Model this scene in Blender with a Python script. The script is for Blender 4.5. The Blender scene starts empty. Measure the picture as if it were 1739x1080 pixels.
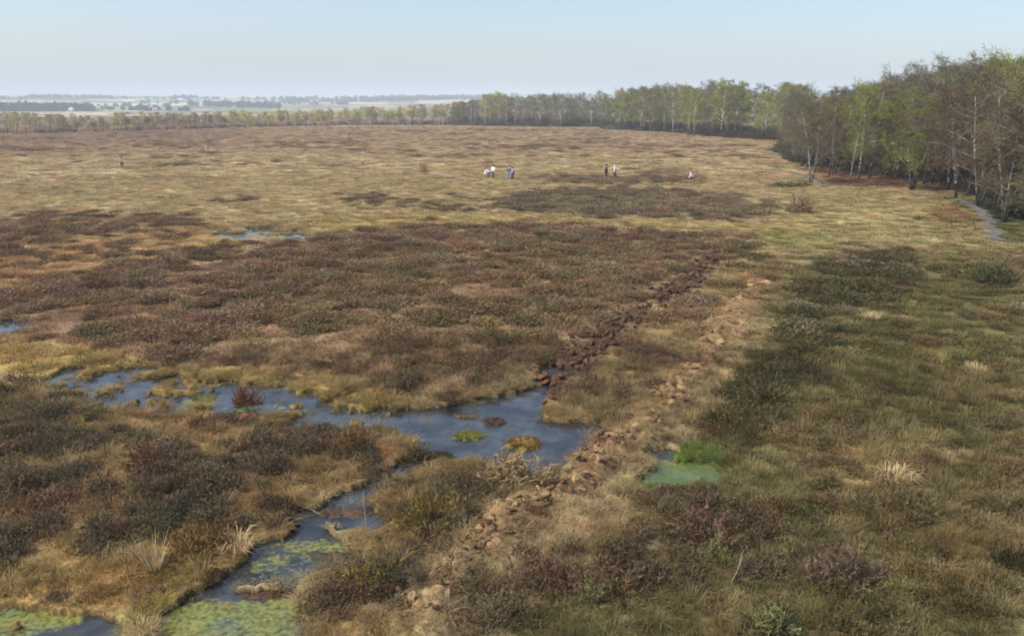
import bpy, bmesh, math, random
import numpy as np
from mathutils import Vector, Matrix
R = math.radians
rng = np.random.default_rng(7)
random.seed(7)
scn = bpy.context.scene
COL = scn.collection

# ------------------------------------------------------------------ camera, sky, sun, exposure
H = 9.5                       # eye height on the viewing tower
F = 1450.0                    # focal length in photo pixels (1739 wide)
HORIZON = 178.0
PITCH = math.atan((540 - HORIZON) / F)
cam_d = bpy.data.cameras.new('camera')
cam_d.sensor_width = 36.0
cam_d.lens = F / 1739 * 36.0
cam_d.clip_start = 0.1
cam_d.clip_end = 30000
cam = bpy.data.objects.new('camera', cam_d)
COL.objects.link(cam)
cam.location = (0, 0, H)
cam.rotation_euler = (R(90) - PITCH, 0, 0)
scn.camera = cam

SUN_EL, SUN_AZ = R(50), R(250)      # azimuth clockwise from +Y: behind the viewer, to the left
w = bpy.data.worlds.new('World')
scn.world = w
w.use_nodes = True
nt = w.node_tree
nt.nodes.clear()
sky = nt.nodes.new('ShaderNodeTexSky')
sky.sky_type = 'NISHITA'
sky.sun_disc = False
sky.sun_elevation = SUN_EL
sky.sun_rotation = SUN_AZ
sky.air_density = 1.0
sky.dust_density = 1.9
sky.ozone_density = 2.2
bg = nt.nodes.new('ShaderNodeBackground')
bg.inputs[1].default_value = 0.15
wo = nt.nodes.new('ShaderNodeOutputWorld')
nt.links.new(sky.outputs[0], bg.inputs[0])
nt.links.new(bg.outputs[0], wo.inputs[0])

sl = bpy.data.lights.new('sun', 'SUN')
sl.energy = 3.6
sl.angle = R(2.0)
sl.color = (1.0, 0.955, 0.88)
so = bpy.data.objects.new('sun', sl)
COL.objects.link(so)
sdir = Vector((math.sin(SUN_AZ) * math.cos(SUN_EL), math.cos(SUN_AZ) * math.cos(SUN_EL), math.sin(SUN_EL)))
so.rotation_euler = sdir.to_track_quat('Z', 'Y').to_euler()
so.location = sdir * 200

scn.view_settings.view_transform = 'Standard'
scn.view_settings.look = 'None'
scn.view_settings.exposure = 0.37
scn.view_settings.gamma = 1.0
scn.cycles.use_denoising = True
scn.cycles.max_bounces = 5
scn.cycles.diffuse_bounces = 2
scn.cycles.glossy_bounces = 2
scn.cycles.volume_bounces = 1
scn.cycles.transparent_max_bounces = 4
scn.cycles.filter_width = 1.9

# ------------------------------------------------------------------ helpers
def lin(c):
    c = np.asarray(c, float) / 255.0
    return np.where(c <= 0.04045, c / 12.92, ((c + 0.055) / 1.055) ** 2.4)

def tag(o, label=None, cat=None, group=None, kind=None):
    if label: o['label'] = label
    if cat: o['category'] = cat
    if group: o['group'] = group
    if kind: o['kind'] = kind
    return o

CA, SA = math.cos(PITCH), math.sin(PITCH)
def at(u, v, z=-0.05):
    """point of the ground (height z) seen at photo pixel u, v"""
    a, b = (u - 869.5) / F, (v - 540) / F
    d = Vector((a, CA - b * SA, -SA - b * CA))
    t = (z - H) / d.z
    return Vector((d.x * t, d.y * t, z))

def to_uv(x, y, z=-0.05):
    zz = z - H
    dep = np.maximum(y * CA - zz * SA, 0.5)
    return 869.5 + F * x / dep, 540 - F * (y * SA + zz * CA) / dep

_perm = np.random.default_rng(3).permutation(512)
_perm = np.concatenate([_perm, _perm, _perm])
_ang = np.random.default_rng(4).uniform(0, 2 * np.pi, 512)
_gx, _gy = np.cos(_ang), np.sin(_ang)
def perlin(x, y):
    xi = np.floor(x).astype(np.int64); yi = np.floor(y).astype(np.int64)
    xf = x - xi; yf = y - yi
    xi &= 511; yi &= 511
    def g(ix, iy, fx, fy):
        h = _perm[_perm[ix & 511] + (iy & 511)] & 511
        return _gx[h] * fx + _gy[h] * fy
    sx = xf * xf * xf * (xf * (xf * 6 - 15) + 10); sy = yf * yf * yf * (yf * (yf * 6 - 15) + 10)
    a = g(xi, yi, xf, yf); b = g(xi + 1, yi, xf - 1, yf)
    c = g(xi, yi + 1, xf, yf - 1); d = g(xi + 1, yi + 1, xf - 1, yf - 1)
    return ((a + (b - a) * sx) * (1 - sy) + (c + (d - c) * sx) * sy) * 1.5
def fbm(x, y, s, oct=4, seed=0, gain=0.5):
    x = np.asarray(x, float) / s + 17.3 * seed; y = np.asarray(y, float) / s - 9.7 * seed
    o = np.zeros_like(x); a = 1.0; t = 0
    for _ in range(oct):
        o += a * perlin(x, y); t += a
        x = x * 2.03 + 5.1; y = y * 2.03 - 3.7; a *= gain
    return o / t
def sstep(a, b, x):
    t = np.clip((x - a) / (b - a), 0, 1)
    return t * t * (3 - 2 * t)

def mesh_from(name, V, Fc, mats=(), smooth=False):
    """V (n,3); Fc list of (k,) index arrays grouped as (m,3) or (m,4) arrays"""
    me = bpy.data.meshes.new(name)
    if not isinstance(Fc, (list, tuple)): Fc = [Fc]
    Fc = [np.asarray(f, np.int32) for f in Fc if len(f)]
    V = np.asarray(V, np.float32)
    me.vertices.add(len(V)); me.vertices.foreach_set('co', V.ravel())
    nl = sum(f.size for f in Fc); npoly = sum(len(f) for f in Fc)
    me.loops.add(nl); me.polygons.add(npoly)
    me.loops.foreach_set('vertex_index', np.concatenate([f.ravel() for f in Fc]))
    st, tot, o = [], [], 0
    for f in Fc:
        k = f.shape[1]
        st.append(o + np.arange(len(f)) * k); tot.append(np.full(len(f), k)); o += f.size
    me.polygons.foreach_set('loop_start', np.concatenate(st).astype(np.int32))
    me.polygons.foreach_set('loop_total', np.concatenate(tot).astype(np.int32))
    if smooth: me.polygons.foreach_set('use_smooth', np.ones(npoly, bool))
    me.update(calc_edges=True); me.validate()
    for m in mats: me.materials.append(m)
    return me

def obj(name, me, parent=None, loc=None):
    o = bpy.data.objects.new(name, me)
    COL.objects.link(o)
    if parent: o.parent = parent
    if loc is not None: o.location = loc
    return o
def empty(name, loc=(0, 0, 0), rz=0):
    o = bpy.data.objects.new(name, None)
    o.empty_display_size = 0.3
    COL.objects.link(o); o.location = loc; o.rotation_euler = (0, 0, rz)
    return o

class MB:
    """collects tubes, strips and boxes into one mesh"""
    def __init__(s): s.V = []; s.T = []; s.Q = []; s.n = 0
    def tube(s, pts, rad, k=6, cap=True):
        pts = [np.asarray(p, float) for p in pts]
        b = s.n
        for i, p in enumerate(pts):
            t = pts[min(i + 1, len(pts) - 1)] - pts[max(i - 1, 0)]
            t = t / (np.linalg.norm(t) + 1e-9)
            a = np.cross(t, (0.31, 0.95, 0.07)); a /= np.linalg.norm(a) + 1e-9
            c = np.cross(t, a)
            for j in range(k):
                f = 2 * math.pi * j / k
                s.V.append(p + rad[i] * (math.cos(f) * a + math.sin(f) * c))
        for i in range(len(pts) - 1):
            for j in range(k):
                s.Q.append((b + i * k + j, b + i * k + (j + 1) % k, b + (i + 1) * k + (j + 1) % k, b + (i + 1) * k + j))
        s.n += k * len(pts)
        if cap:
            s.V.append(pts[-1]); c = s.n; s.n += 1; e = b + (len(pts) - 1) * k
            for j in range(k): s.T.append((e + j, e + (j + 1) % k, c))
    def tri(s, a, b, c):
        s.V += [a, b, c]; s.T.append((s.n, s.n + 1, s.n + 2)); s.n += 3
    def quad(s, a, b, c, d):
        s.V += [a, b, c, d]; s.Q.append((s.n, s.n + 1, s.n + 2, s.n + 3)); s.n += 4
    def blade(s, p0, p1, p2, wd, side):
        """bent tapering strip through three points"""
        h = np.asarray(side) * wd * 0.5
        b = s.n
        s.V += [p0 - h, p0 + h, p1 + h * 0.8, p1 - h * 0.8, p2]
        s.Q.append((b, b + 1, b + 2, b + 3)); s.T.append((b + 3, b + 2, b + 4)); s.n += 5
    def box(s, lo, hi):
        x0, y0, z0 = lo; x1, y1, z1 = hi
        b = s.n
        for z in (z0, z1):
            s.V += [np.array(p) for p in ((x0, y0, z), (x1, y0, z), (x1, y1, z), (x0, y1, z))]
        s.Q += [(b + 3, b + 2, b + 1, b), (b + 4, b + 5, b + 6, b + 7)] + [(b + j, b + (j + 1) % 4, b + 4 + (j + 1) % 4, b + 4 + j) for j in range(4)]
        s.n += 8
    def mesh(s, name, mats=(), smooth=False):
        return mesh_from(name, np.array(s.V), [np.array(s.T, np.int32).reshape(-1, 3), np.array(s.Q, np.int32).reshape(-1, 4)], mats, smooth)

# ------------------------------------------------------------------ materials
def new_mat(name):
    m = bpy.data.materials.new(name); m.use_nodes = True
    n = m.node_tree.nodes; b = n['Principled BSDF']
    b.inputs['Roughness'].default_value = 0.85
    b.inputs['Specular IOR Level'].default_value = 0.15
    return m, m.node_tree, b
def noise_node(nt, scale, detail=4, rough=0.55, coord='Object', dim='3D'):
    tc = nt.nodes.new('ShaderNodeTexCoord'); nz = nt.nodes.new('ShaderNodeTexNoise')
    nz.inputs['Scale'].default_value = scale; nz.inputs['Detail'].default_value = detail; nz.inputs['Roughness'].default_value = rough
    nt.links.new(tc.outputs[coord], nz.inputs['Vector'])
    return nz
def ramp(nt, fac, stops):
    r = nt.nodes.new('ShaderNodeValToRGB')
    e = r.color_ramp.elements
    while len(e) < len(stops): e.new(0.5)
    for i, (p, c) in enumerate(stops):
        e[i].position = p; e[i].color = (*c, 1) if len(c) == 3 else c
    nt.links.new(fac, r.inputs[0])
    return r
def mul(nt, a, b, fac=1.0, mode='MULTIPLY'):
    m = nt.nodes.new('ShaderNodeMix'); m.data_type = 'RGBA'; m.blend_type = mode
    m.inputs[0].default_value = fac
    nt.links.new(a, m.inputs[6])
    if hasattr(b, 'links'): nt.links.new(b, m.inputs[7])
    else: m.inputs[7].default_value = (*b, 1)
    return m.outputs[2]
def plant_mat(name, source, scale=6.0, lo=0.65, hi=1.35, transl=0.0):
    """plant colour: per-instance 'tint' or the object's own colour, with clumps of lighter and darker growth"""
    m, nt, b = new_mat(name)
    if source == 'INSTANCER':
        a = nt.nodes.new('ShaderNodeAttribute'); a.attribute_type = 'INSTANCER'; a.attribute_name = 'tint'; c = a.outputs['Color']
    else:
        a = nt.nodes.new('ShaderNodeObjectInfo'); c = a.outputs['Color']
    nz = noise_node(nt, scale, 3, 0.6)
    r = ramp(nt, nz.outputs['Fac'], [(0.3, (lo,) * 3), (0.7, (hi,) * 3)])
    c = mul(nt, c, r.outputs[0])
    nt.links.new(c, b.inputs['Base Color'])
    b.inputs['Specular IOR Level'].default_value = 0.1
    if transl:
        t = nt.nodes.new('ShaderNodeBsdfTranslucent'); nt.links.new(c, t.inputs[0])
        mx = nt.nodes.new('ShaderNodeMixShader'); mx.inputs[0].default_value = transl
        nt.links.new(b.outputs[0], mx.inputs[1]); nt.links.new(t.outputs[0], mx.inputs[2])
        nt.links.new(mx.outputs[0], nt.nodes['Material Output'].inputs[0])
    return m
def flat_mat(name, c, rough=0.8, var=0.25, scale=12):
    m, nt, b = new_mat(name)
    nz = noise_node(nt, scale)
    c = lin(c)
    r = ramp(nt, nz.outputs['Fac'], [(0.3, tuple(c * (1 - var))), (0.7, tuple(np.minimum(c * (1 + var), 1)))])
    nt.links.new(r.outputs[0], b.inputs['Base Color']); b.inputs['Roughness'].default_value = rough
    return m

M = {}
M['grass_i'] = plant_mat('grass blades', 'INSTANCER', 3.0, 0.8, 1.2, 0.35)
M['heath_i'] = plant_mat('heather twigs', 'INSTANCER', 4.0, 0.65, 1.35, 0.25)
M['heath_o'] = plant_mat('heather twigs single', 'OBJECT', 4.0, 0.65, 1.35, 0.25)
M['crown_o'] = plant_mat('birch twigs', 'OBJECT', 0.55, 0.7, 1.3, 0.12)
M['crown_i'] = plant_mat('birch twigs far', 'INSTANCER', 0.55, 0.7, 1.3, 0.2)
def bark_mat():
    m, nt, b = new_mat('birch bark')
    oi = nt.nodes.new('ShaderNodeObjectInfo')
    tc = nt.nodes.new('ShaderNodeTexCoord'); mp = nt.nodes.new('ShaderNodeMapping')
    mp.inputs['Scale'].default_value = (1.2, 1.2, 3.5)
    nz = nt.nodes.new('ShaderNodeTexNoise'); nz.inputs['Scale'].default_value = 1.3; nz.inputs['Detail'].default_value = 5
    nt.links.new(tc.outputs['Object'], mp.inputs[0]); nt.links.new(mp.outputs[0], nz.inputs['Vector'])
    sp = nt.nodes.new('ShaderNodeSeparateXYZ'); nt.links.new(tc.outputs['Object'], sp.inputs[0])
    mr = nt.nodes.new('ShaderNodeMapRange'); mr.inputs[1].default_value = 0.0; mr.inputs[2].default_value = 3.5; mr.inputs[3].default_value = -0.22; mr.inputs[4].default_value = 0.06
    nt.links.new(sp.outputs[2], mr.inputs[0])
    ad = nt.nodes.new('ShaderNodeMath'); ad.operation = 'ADD'
    nt.links.new(nz.outputs['Fac'], ad.inputs[0]); nt.links.new(mr.outputs[0], ad.inputs[1])
    r = ramp(nt, ad.outputs[0], [(0.34, (0.035, 0.03, 0.025)), (0.5, (0.30, 0.28, 0.24)), (0.62, (0.62, 0.58, 0.52))])
    nt.links.new(mul(nt, r.outputs[0], oi.outputs['Color']), b.inputs['Base Color'])
    return m
M['bark'] = bark_mat()

# ------------------------------------------------------------------ the map of the bog, drawn in photo pixels laid on the ground
RW, RH = 870, 540
yy, xx = np.mgrid[0:RH, 0:RW]
PX, PY = xx * 2.0 + 1, yy * 2.0 + 1
def poly_mask(pts):
    ins = np.zeros((RH, RW), bool)
    n = len(pts)
    for i in range(n):
        (x0, y0), (x1, y1) = pts[i], pts[(i + 1) % n]
        if y0 == y1: continue
        c = ((y0 > PY) != (y1 > PY)) & (PX < (x1 - x0) * (PY - y0) / (y1 - y0) + x0)
        ins ^= c
    return ins.astype(float)
def line_mask(pts, w0, w1=None):
    d = np.full((RH, RW), 0.0)
    if w1 is None: w1 = w0
    n = len(pts) - 1
    for i in range(n):
        (x0, y0), (x1, y1) = pts[i], pts[i + 1]
        dx, dy = x1 - x0, (y1 - y0)
        t = np.clip(((PX - x0) * dx + (PY - y0) * dy) / (dx * dx + dy * dy), 0, 1)
        q = np.hypot(PX - x0 - t * dx, (PY - y0 - t * dy) * 1.3)
        wd = w0 + (w1 - w0) * (i + t) / n
        d = np.maximum(d, np.clip(1.5 - q / wd, 0, 1))
    return d
def blur(m, rx, ry=None):
    ry = rx if ry is None else ry
    for ax, r in ((1, int(rx / 2)), (0, int(ry / 2))):
        if r < 1: continue
        for _ in range(2):
            p = np.pad(m, [(r + 1, r) if k == ax else (0, 0) for k in range(2)], mode='edge')
            c = np.cumsum(p, axis=ax)
            m = (np.take(c, range(2 * r + 1, c.shape[ax]), ax) - np.take(c, range(0, c.shape[ax] - 2 * r - 1), ax)) / (2 * r + 1)
    return m
def ell(u, v, rx, ry):
    return np.clip(1.6 - np.hypot((PX - u) / rx, (PY - v) / ry), 0, 1)

HE = np.full((RH, RW), 0.06)
def heath(d, pts, s=10):
    global HE
    m = blur(poly_mask(pts), s, s * 0.5)
    HE = HE * (1 - m) + d * m
heath(0.2, [(0, 232), (600, 215), (760, 250), (560, 262), (330, 262), (120, 275), (0, 262)], 12)
heath(0.42, [(0, 430), (120, 425), (330, 395), (340, 420), (160, 470), (0, 520)], 14)
heath(0.80, [(0, 500), (120, 478), (250, 435), (430, 415), (560, 398), (700, 386), (900, 380), (1100, 394), (1300, 402), (1230, 450), (1090, 525), (990, 590), (905, 640), (760, 682), (690, 672), (600, 640), (400, 632), (300, 612), (140, 580), (0, 575)], 14)
heath(0.45, [(420, 560), (620, 590), (690, 660), (600, 640), (420, 630)], 16)
heath(0.10, [(760, 490), (870, 485), (880, 502), (790, 512), (740, 508)], 10)
heath(0.15, [(460, 575), (640, 565), (600, 600), (500, 600)], 12)
heath(0.92, [(810, 350), (900, 326), (1050, 322), (1230, 330), (1310, 350), (1285, 376), (1100, 374), (900, 362)], 10)
heath(0.50, [(630, 345), (830, 332), (830, 362), (740, 364), (660, 358)], 10)
heath(0.78, [(0, 378), (90, 362), (340, 370), (340, 384), (200, 398), (120, 415), (0, 432)], 10)
heath(0.85, [(890, 302), (960, 298), (1060, 304), (1180, 300), (1200, 312), (1050, 316), (930, 312)], 6)
heath(0.70, [(1060, 288), (1160, 286), (1160, 298), (1070, 299)], 6)
heath(0.60, [(340, 342), (440, 333), (450, 340), (380, 349)], 6)
heath(0.55, [(580, 332), (650, 330), (660, 345), (600, 352)], 6)
heath(0.55, [(180, 282), (310, 276), (450, 280), (420, 287), (220, 288)], 5)
heath(0.45, [(730, 243), (1000, 240), (1180, 250), (1000, 262), (800, 258)], 8)
heath(0.5, [(960, 640), (1050, 560), (1210, 470), (1300, 430), (1330, 440), (1230, 560), (1130, 680), (1000, 700)], 14)
heath(0.55, [(1030, 590), (1160, 500), (1220, 520), (1130, 600), (1060, 650), (940, 690), (940, 660)], 16)
heath(0.82, [(0, 660), (120, 690), (250, 745), (330, 720), (450, 712), (560, 730), (690, 740), (700, 770), (650, 812), (560, 850), (470, 868), (430, 925), (310, 900), (260, 950), (130, 935), (0, 990)], 16)
heath(0.35, [(430, 800), (660, 790), (560, 850), (470, 870), (400, 880)], 16)
heath(0.25, [(180, 930), (430, 880), (420, 960), (300, 1010), (0, 1040), (0, 990), (140, 940)], 18)
heath(0.68, [(690, 845), (760, 810), (870, 790), (900, 850), (830, 905), (760, 960), (700, 1040), (560, 1080), (480, 1060), (530, 985), (640, 945), (655, 900)], 14)
heath(0.80, [(860, 950), (960, 930), (1100, 860), (1230, 840), (1300, 890), (1440, 890), (1520, 950), (1420, 1010), (1260, 1040), (1000, 1030), (860, 1080)], 18)
heath(0.70, [(780, 1000), (880, 940), (960, 960), (940, 1080), (780, 1080)], 18)
heath(1.0, [(1205, 700), (1240, 640), (1330, 590), (1350, 500), (1420, 440), (1545, 428), (1545, 478), (1430, 535), (1400, 600), (1400, 660), (1320, 700), (1285, 745), (1210, 745)], 14)
heath(0.62, [(1640, 445), (1739, 440), (1739, 490), (1640, 480)], 10)
heath(0.62, [(1400, 735), (1480, 705), (1490, 725), (1430, 750)], 12)
heath(0.45, [(1380, 560), (1500, 590), (1480, 640), (1390, 640)], 18)
heath(0.40, [(1480, 830), (1600, 800), (1739, 860), (1739, 970), (1540, 940)], 20)
heath(0.42, [(1300, 760), (1480, 560), (1739, 500), (1739, 1080), (1300, 1080)], 30)
heath(0.55, [(1640, 520), (1739, 520), (1739, 1000), (1690, 900)], 30)
heath(0.26, [(1560, 540), (1739, 520), (1739, 800), (1600, 780)], 30)

strk = perlin(PX / 230.0 + 3.3, PY / 5.5) + 0.6 * perlin(PX / 90.0, PY / 3.0 + 9)
HE = np.maximum(HE, 0.75 * sstep(0.15, 0.55, strk) * sstep(216, 226, PY) * sstep(296, 262, PY))
def rgbmap(c): return np.ones((RH, RW, 3)) * lin(c)
GC = rgbmap((161, 142, 107))
def grassc(c, pts, s=20, a=1.0):
    global GC
    m = (blur(poly_mask(pts), s, s * 0.5) * a)[..., None]
    GC = GC * (1 - m) + lin(c) * m
grassc((158, 136, 108), [(0, 200), (1739, 200), (1739, 262), (0, 262)], 20)
grassc((142, 118, 102), [(0, 225), (420, 215), (420, 238), (0, 256)], 12, 0.8)
grassc((163, 145, 107), [(0, 330), (600, 300), (900, 318), (620, 345), (560, 372), (350, 372), (0, 358)], 20)
grassc((158, 138, 90), [(500, 372), (700, 366), (900, 368), (1100, 378), (1290, 385), (1400, 380), (1420, 410), (1290, 402), (1000, 384), (700, 386), (520, 398)], 10)
grassc((138, 132, 82), [(1230, 395), (1400, 398), (1420, 425), (1290, 425)], 14)
grassc((158, 128, 88), [(0, 420), (350, 385), (360, 410), (120, 480), (0, 520)], 14)
grassc((160, 142, 66), [(90, 478), (330, 420), (400, 408), (400, 418), (250, 452), (130, 486)], 8)
grassc((138, 112, 84), [(0, 500), (560, 400), (1200, 400), (960, 620), (700, 680), (0, 590)], 20)
grassc((150, 126, 76), [(0, 580), (140, 592), (300, 625), (600, 645), (700, 690), (640, 720), (300, 740), (120, 690), (0, 640)], 16)
grassc((140, 114, 76), [(0, 660), (650, 720), (700, 800), (500, 880), (400, 1000), (0, 1080)], 20)
grassc((146, 120, 74), [(180, 930), (430, 880), (420, 960), (300, 1020), (0, 1080), (0, 990)], 16)
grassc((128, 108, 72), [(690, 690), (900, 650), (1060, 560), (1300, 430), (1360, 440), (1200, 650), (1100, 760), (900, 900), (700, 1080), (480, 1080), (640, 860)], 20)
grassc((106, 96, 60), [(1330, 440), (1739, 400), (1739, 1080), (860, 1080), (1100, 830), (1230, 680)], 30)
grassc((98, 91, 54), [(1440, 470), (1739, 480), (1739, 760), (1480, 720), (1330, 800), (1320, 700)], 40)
grassc((134, 116, 78), [(1330, 740), (1600, 740), (1600, 830), (1330, 850)], 30, 0.7)
grassc((176, 158, 116), [(1370, 345), (1480, 338), (1560, 366), (1545, 398), (1400, 404)], 14)
grassc((150, 138, 92), [(1330, 320), (1400, 322), (1640, 350), (1660, 400), (1739, 430), (1560, 425), (1420, 420), (1320, 380)], 16, 0.6)
grassc((116, 90, 66), [(1370, 285), (1739, 280), (1739, 345), (1560, 322), (1410, 315)], 6)
grassc((134, 108, 72), [(1580, 352), (1650, 346), (1660, 390), (1580, 380)], 10)
grassc((92, 94, 52), [(1570, 332), (1739, 350), (1739, 420), (1690, 400), (1640, 352)], 8)
grassc((86, 108, 46), [(1135, 770), (1170, 752), (1230, 755), (1240, 785), (1200, 840), (1110, 845), (1095, 825)], 8)
grassc((128, 130, 62), [(260, 975), (380, 960), (300, 1040), (240, 1080), (150, 1080)], 16, 0.6)

HC = rgbmap((100, 81, 66))
def heathc(c, pts, s=24, a=1.0):
    global HC
    m = (blur(poly_mask(pts), s, s * 0.5) * a)[..., None]
    HC = HC * (1 - m) + lin(c) * m
heathc((112, 95, 80), [(0, 200), (1739, 200), (1739, 330), (0, 330)])
heathc((98, 86, 70), [(600, 310), (1320, 310), (1320, 380), (600, 380)])
heathc((98, 82, 62), [(520, 430), (1150, 430), (1000, 600), (700, 680), (420, 600)], 40)
heathc((90, 78, 64), [(0, 640), (700, 700), (640, 860), (400, 960), (0, 1000)], 30)
heathc((86, 76, 52), [(1200, 420), (1739, 420), (1739, 1080), (1350, 1080), (1280, 800)], 40)  # right side: own olive tone, with corner vignetting painted in as darker heather
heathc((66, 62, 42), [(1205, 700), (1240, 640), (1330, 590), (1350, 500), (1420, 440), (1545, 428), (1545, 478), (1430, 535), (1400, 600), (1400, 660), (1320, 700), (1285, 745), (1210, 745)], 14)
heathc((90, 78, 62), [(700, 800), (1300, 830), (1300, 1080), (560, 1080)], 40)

WA = np.zeros((RH, RW))
for pts in (
    [(655, 704), (760, 690), (860, 672), (905, 652), (925, 655), (935, 690), (912, 708), (990, 722), (1034, 728), (1028, 748), (1004, 765), (975, 785), (940, 800), (890, 822), (868, 800), (800, 775), (740, 785), (690, 832), (650, 845), (646, 892), (560, 890), (466, 886), (470, 870), (540, 864), (580, 842), (650, 812), (690, 775), (712, 742), (665, 722)],
    [(500, 885), (560, 900), (590, 925), (645, 935), (600, 958), (540, 978), (500, 1010), (478, 1040), (490, 1085), (275, 1085), (290, 1045), (330, 1012), (390, 988), (440, 945), (470, 905)],
    [(292, 675), (330, 665), (390, 648), (430, 652), (480, 666), (560, 672), (568, 690), (500, 702), (440, 710), (390, 724), (330, 708), (292, 698)],
    [(118, 662), (160, 642), (240, 620), (248, 632), (190, 656), (140, 672)], [(155, 690), (220, 658), (300, 634), (304, 650), (240, 674), (170, 694)],
    [(36, 655), (90, 634), (132, 620), (134, 632), (60, 658)], [(560, 704), (620, 700), (670, 704), (668, 722), (600, 726), (470, 722), (500, 712)],
    [(922, 626), (980, 630), (988, 644), (930, 641)], [(0, 1040), (60, 1046), (130, 1038), (180, 1055), (192, 1085), (0, 1085)],
    [(1095, 765), (1138, 762), (1150, 786), (1190, 780), (1222, 788), (1218, 818), (1180, 836), (1120, 832), (1095, 812)],
    [(352, 386), (385, 391), (440, 387), (530, 397), (505, 405), (440, 401), (390, 408)], [(0, 546), (48, 542), (34, 562), (0, 570)],
): WA = np.maximum(WA, poly_mask(pts))
isl = np.zeros((RH, RW))
for e in ((540, 856, 34, 6), (690, 828, 10, 4), (360, 690, 22, 6), (425, 712, 16, 5), (230, 1000, 0.1, 0.1), (60, 1062, 60, 5), (470, 990, 50, 4), (466, 395, 24, 3), (402, 392, 16, 2.5), (620, 712, 24, 5), (510, 690, 18, 4), (980, 770, 14, 4)):
    isl = np.maximum(isl, ell(*e))
WA = np.clip(np.maximum(blur(WA, 5, 3), 0.30 * blur(poly_mask([(30, 660), (120, 625), (260, 618), (420, 650), (580, 665), (690, 695), (680, 730), (520, 728), (300, 712), (150, 700)]), 14)) - 0.8 * isl, 0, 1)
PE = np.maximum(line_mask([(1208, 444), (1165, 480), (1085, 535), (1025, 580), (965, 620), (930, 655)], 20, 34), 0.7 * line_mask([(0, 556), (90, 542), (200, 520), (330, 465), (430, 435), (470, 412), (560, 398)], 11, 7))
BE = line_mask([(1295, 490), (1215, 580), (1140, 680), (1080, 745), (1000, 800), (930, 858), (840, 908), (765, 985), (700, 1060)], 16, 44)
AL = np.maximum.reduce([0.58 * blur(poly_mask([(275, 1085), (285, 1035), (330, 1005), (470, 1010), (540, 990), (490, 1085)]), 16),
                        0.36 * blur(poly_mask([(380, 990), (470, 900), (560, 900), (645, 935), (520, 985), (450, 1010)]), 14),
                        0.62 * blur(poly_mask([(1095, 780), (1230, 775), (1225, 840), (1100, 840)]), 8),
                        0.35 * blur(poly_mask([(290, 660), (700, 690), (660, 730), (300, 730)]), 20),
                        0.9 * ell(340, 678, 26, 8), 0.4 * blur(poly_mask([(350, 384), (530, 395), (500, 405), (390, 408)]), 6),
                        0.5 * blur(poly_mask([(0, 1030), (200, 1030), (120, 1060), (0, 1085)]), 10), np.full((RH, RW), 0.2)])
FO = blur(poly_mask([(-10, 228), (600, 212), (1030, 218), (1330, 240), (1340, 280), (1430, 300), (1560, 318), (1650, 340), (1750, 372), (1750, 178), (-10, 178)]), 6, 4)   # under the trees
WN = np.clip(1.6 * blur(WA, 34, 26) + 0.9 * blur(PE, 14, 10), 0, 1)
BIG = np.dstack([HE, WA, PE, BE, AL, FO, GC, HC, WN, blur(poly_mask([(1120, 782), (1150, 790), (1190, 778), (1230, 782), (1225, 822), (1180, 842), (1125, 838)]), 10)])   # 0..5, 6:9, 9:12

def maps(x, y, warp=1.0):
    """sample the drawn map at ground points, edges frayed by noise that lives on the ground"""
    u, v = to_uv(x, y)
    d = np.hypot(x, y)
    wx = fbm(x, y, 2.2, 4, 1) * 0.9 * warp; wy = fbm(x, y, 2.2, 4, 2) * 0.9 * warp
    u2, v2 = to_uv(x + wx, y + wy * np.clip(d / 25, 1, 5))
    fx = np.clip(u2 / 2 - 0.5, 0, RW - 1.001); fy = np.clip(v2 / 2 - 0.5, 0, RH - 1.001)
    ix = fx.astype(int); iy = fy.astype(int); ax = (fx - ix)[:, None]; ay = (fy - iy)[:, None]
    return (BIG[iy, ix] * (1 - ax) + BIG[iy, ix + 1] * ax) * (1 - ay) + (BIG[iy + 1, ix] * (1 - ax) + BIG[iy + 1, ix + 1] * ax) * ay

WATER_Z = -0.13
PATH = [at(*p) for p in ((1306, 286.5), (1330, 291), (1352, 298), (1376, 305), (1392, 313), (1402, 320))]
PATH2 = [at(*p) for p in ((1625, 340), (1652, 350), (1668, 360), (1678, 376), (1684, 394), (1700, 412))]
WALK = [at(*p) for p in ((660, 279), (684, 286), (712, 291), (742, 297), (775, 303))]
def dist_path(x, y, P):
    d = np.full(len(x), 1e9)
    for a, b in zip(P[:-1], P[1:]):
        dx, dy = b.x - a.x, b.y - a.y
        t = np.clip(((x - a.x) * dx + (y - a.y) * dy) / (dx * dx + dy * dy), 0, 1)
        d = np.minimum(d, np.hypot(x - a.x - t * dx, y - a.y - t * dy))
    return d

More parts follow.
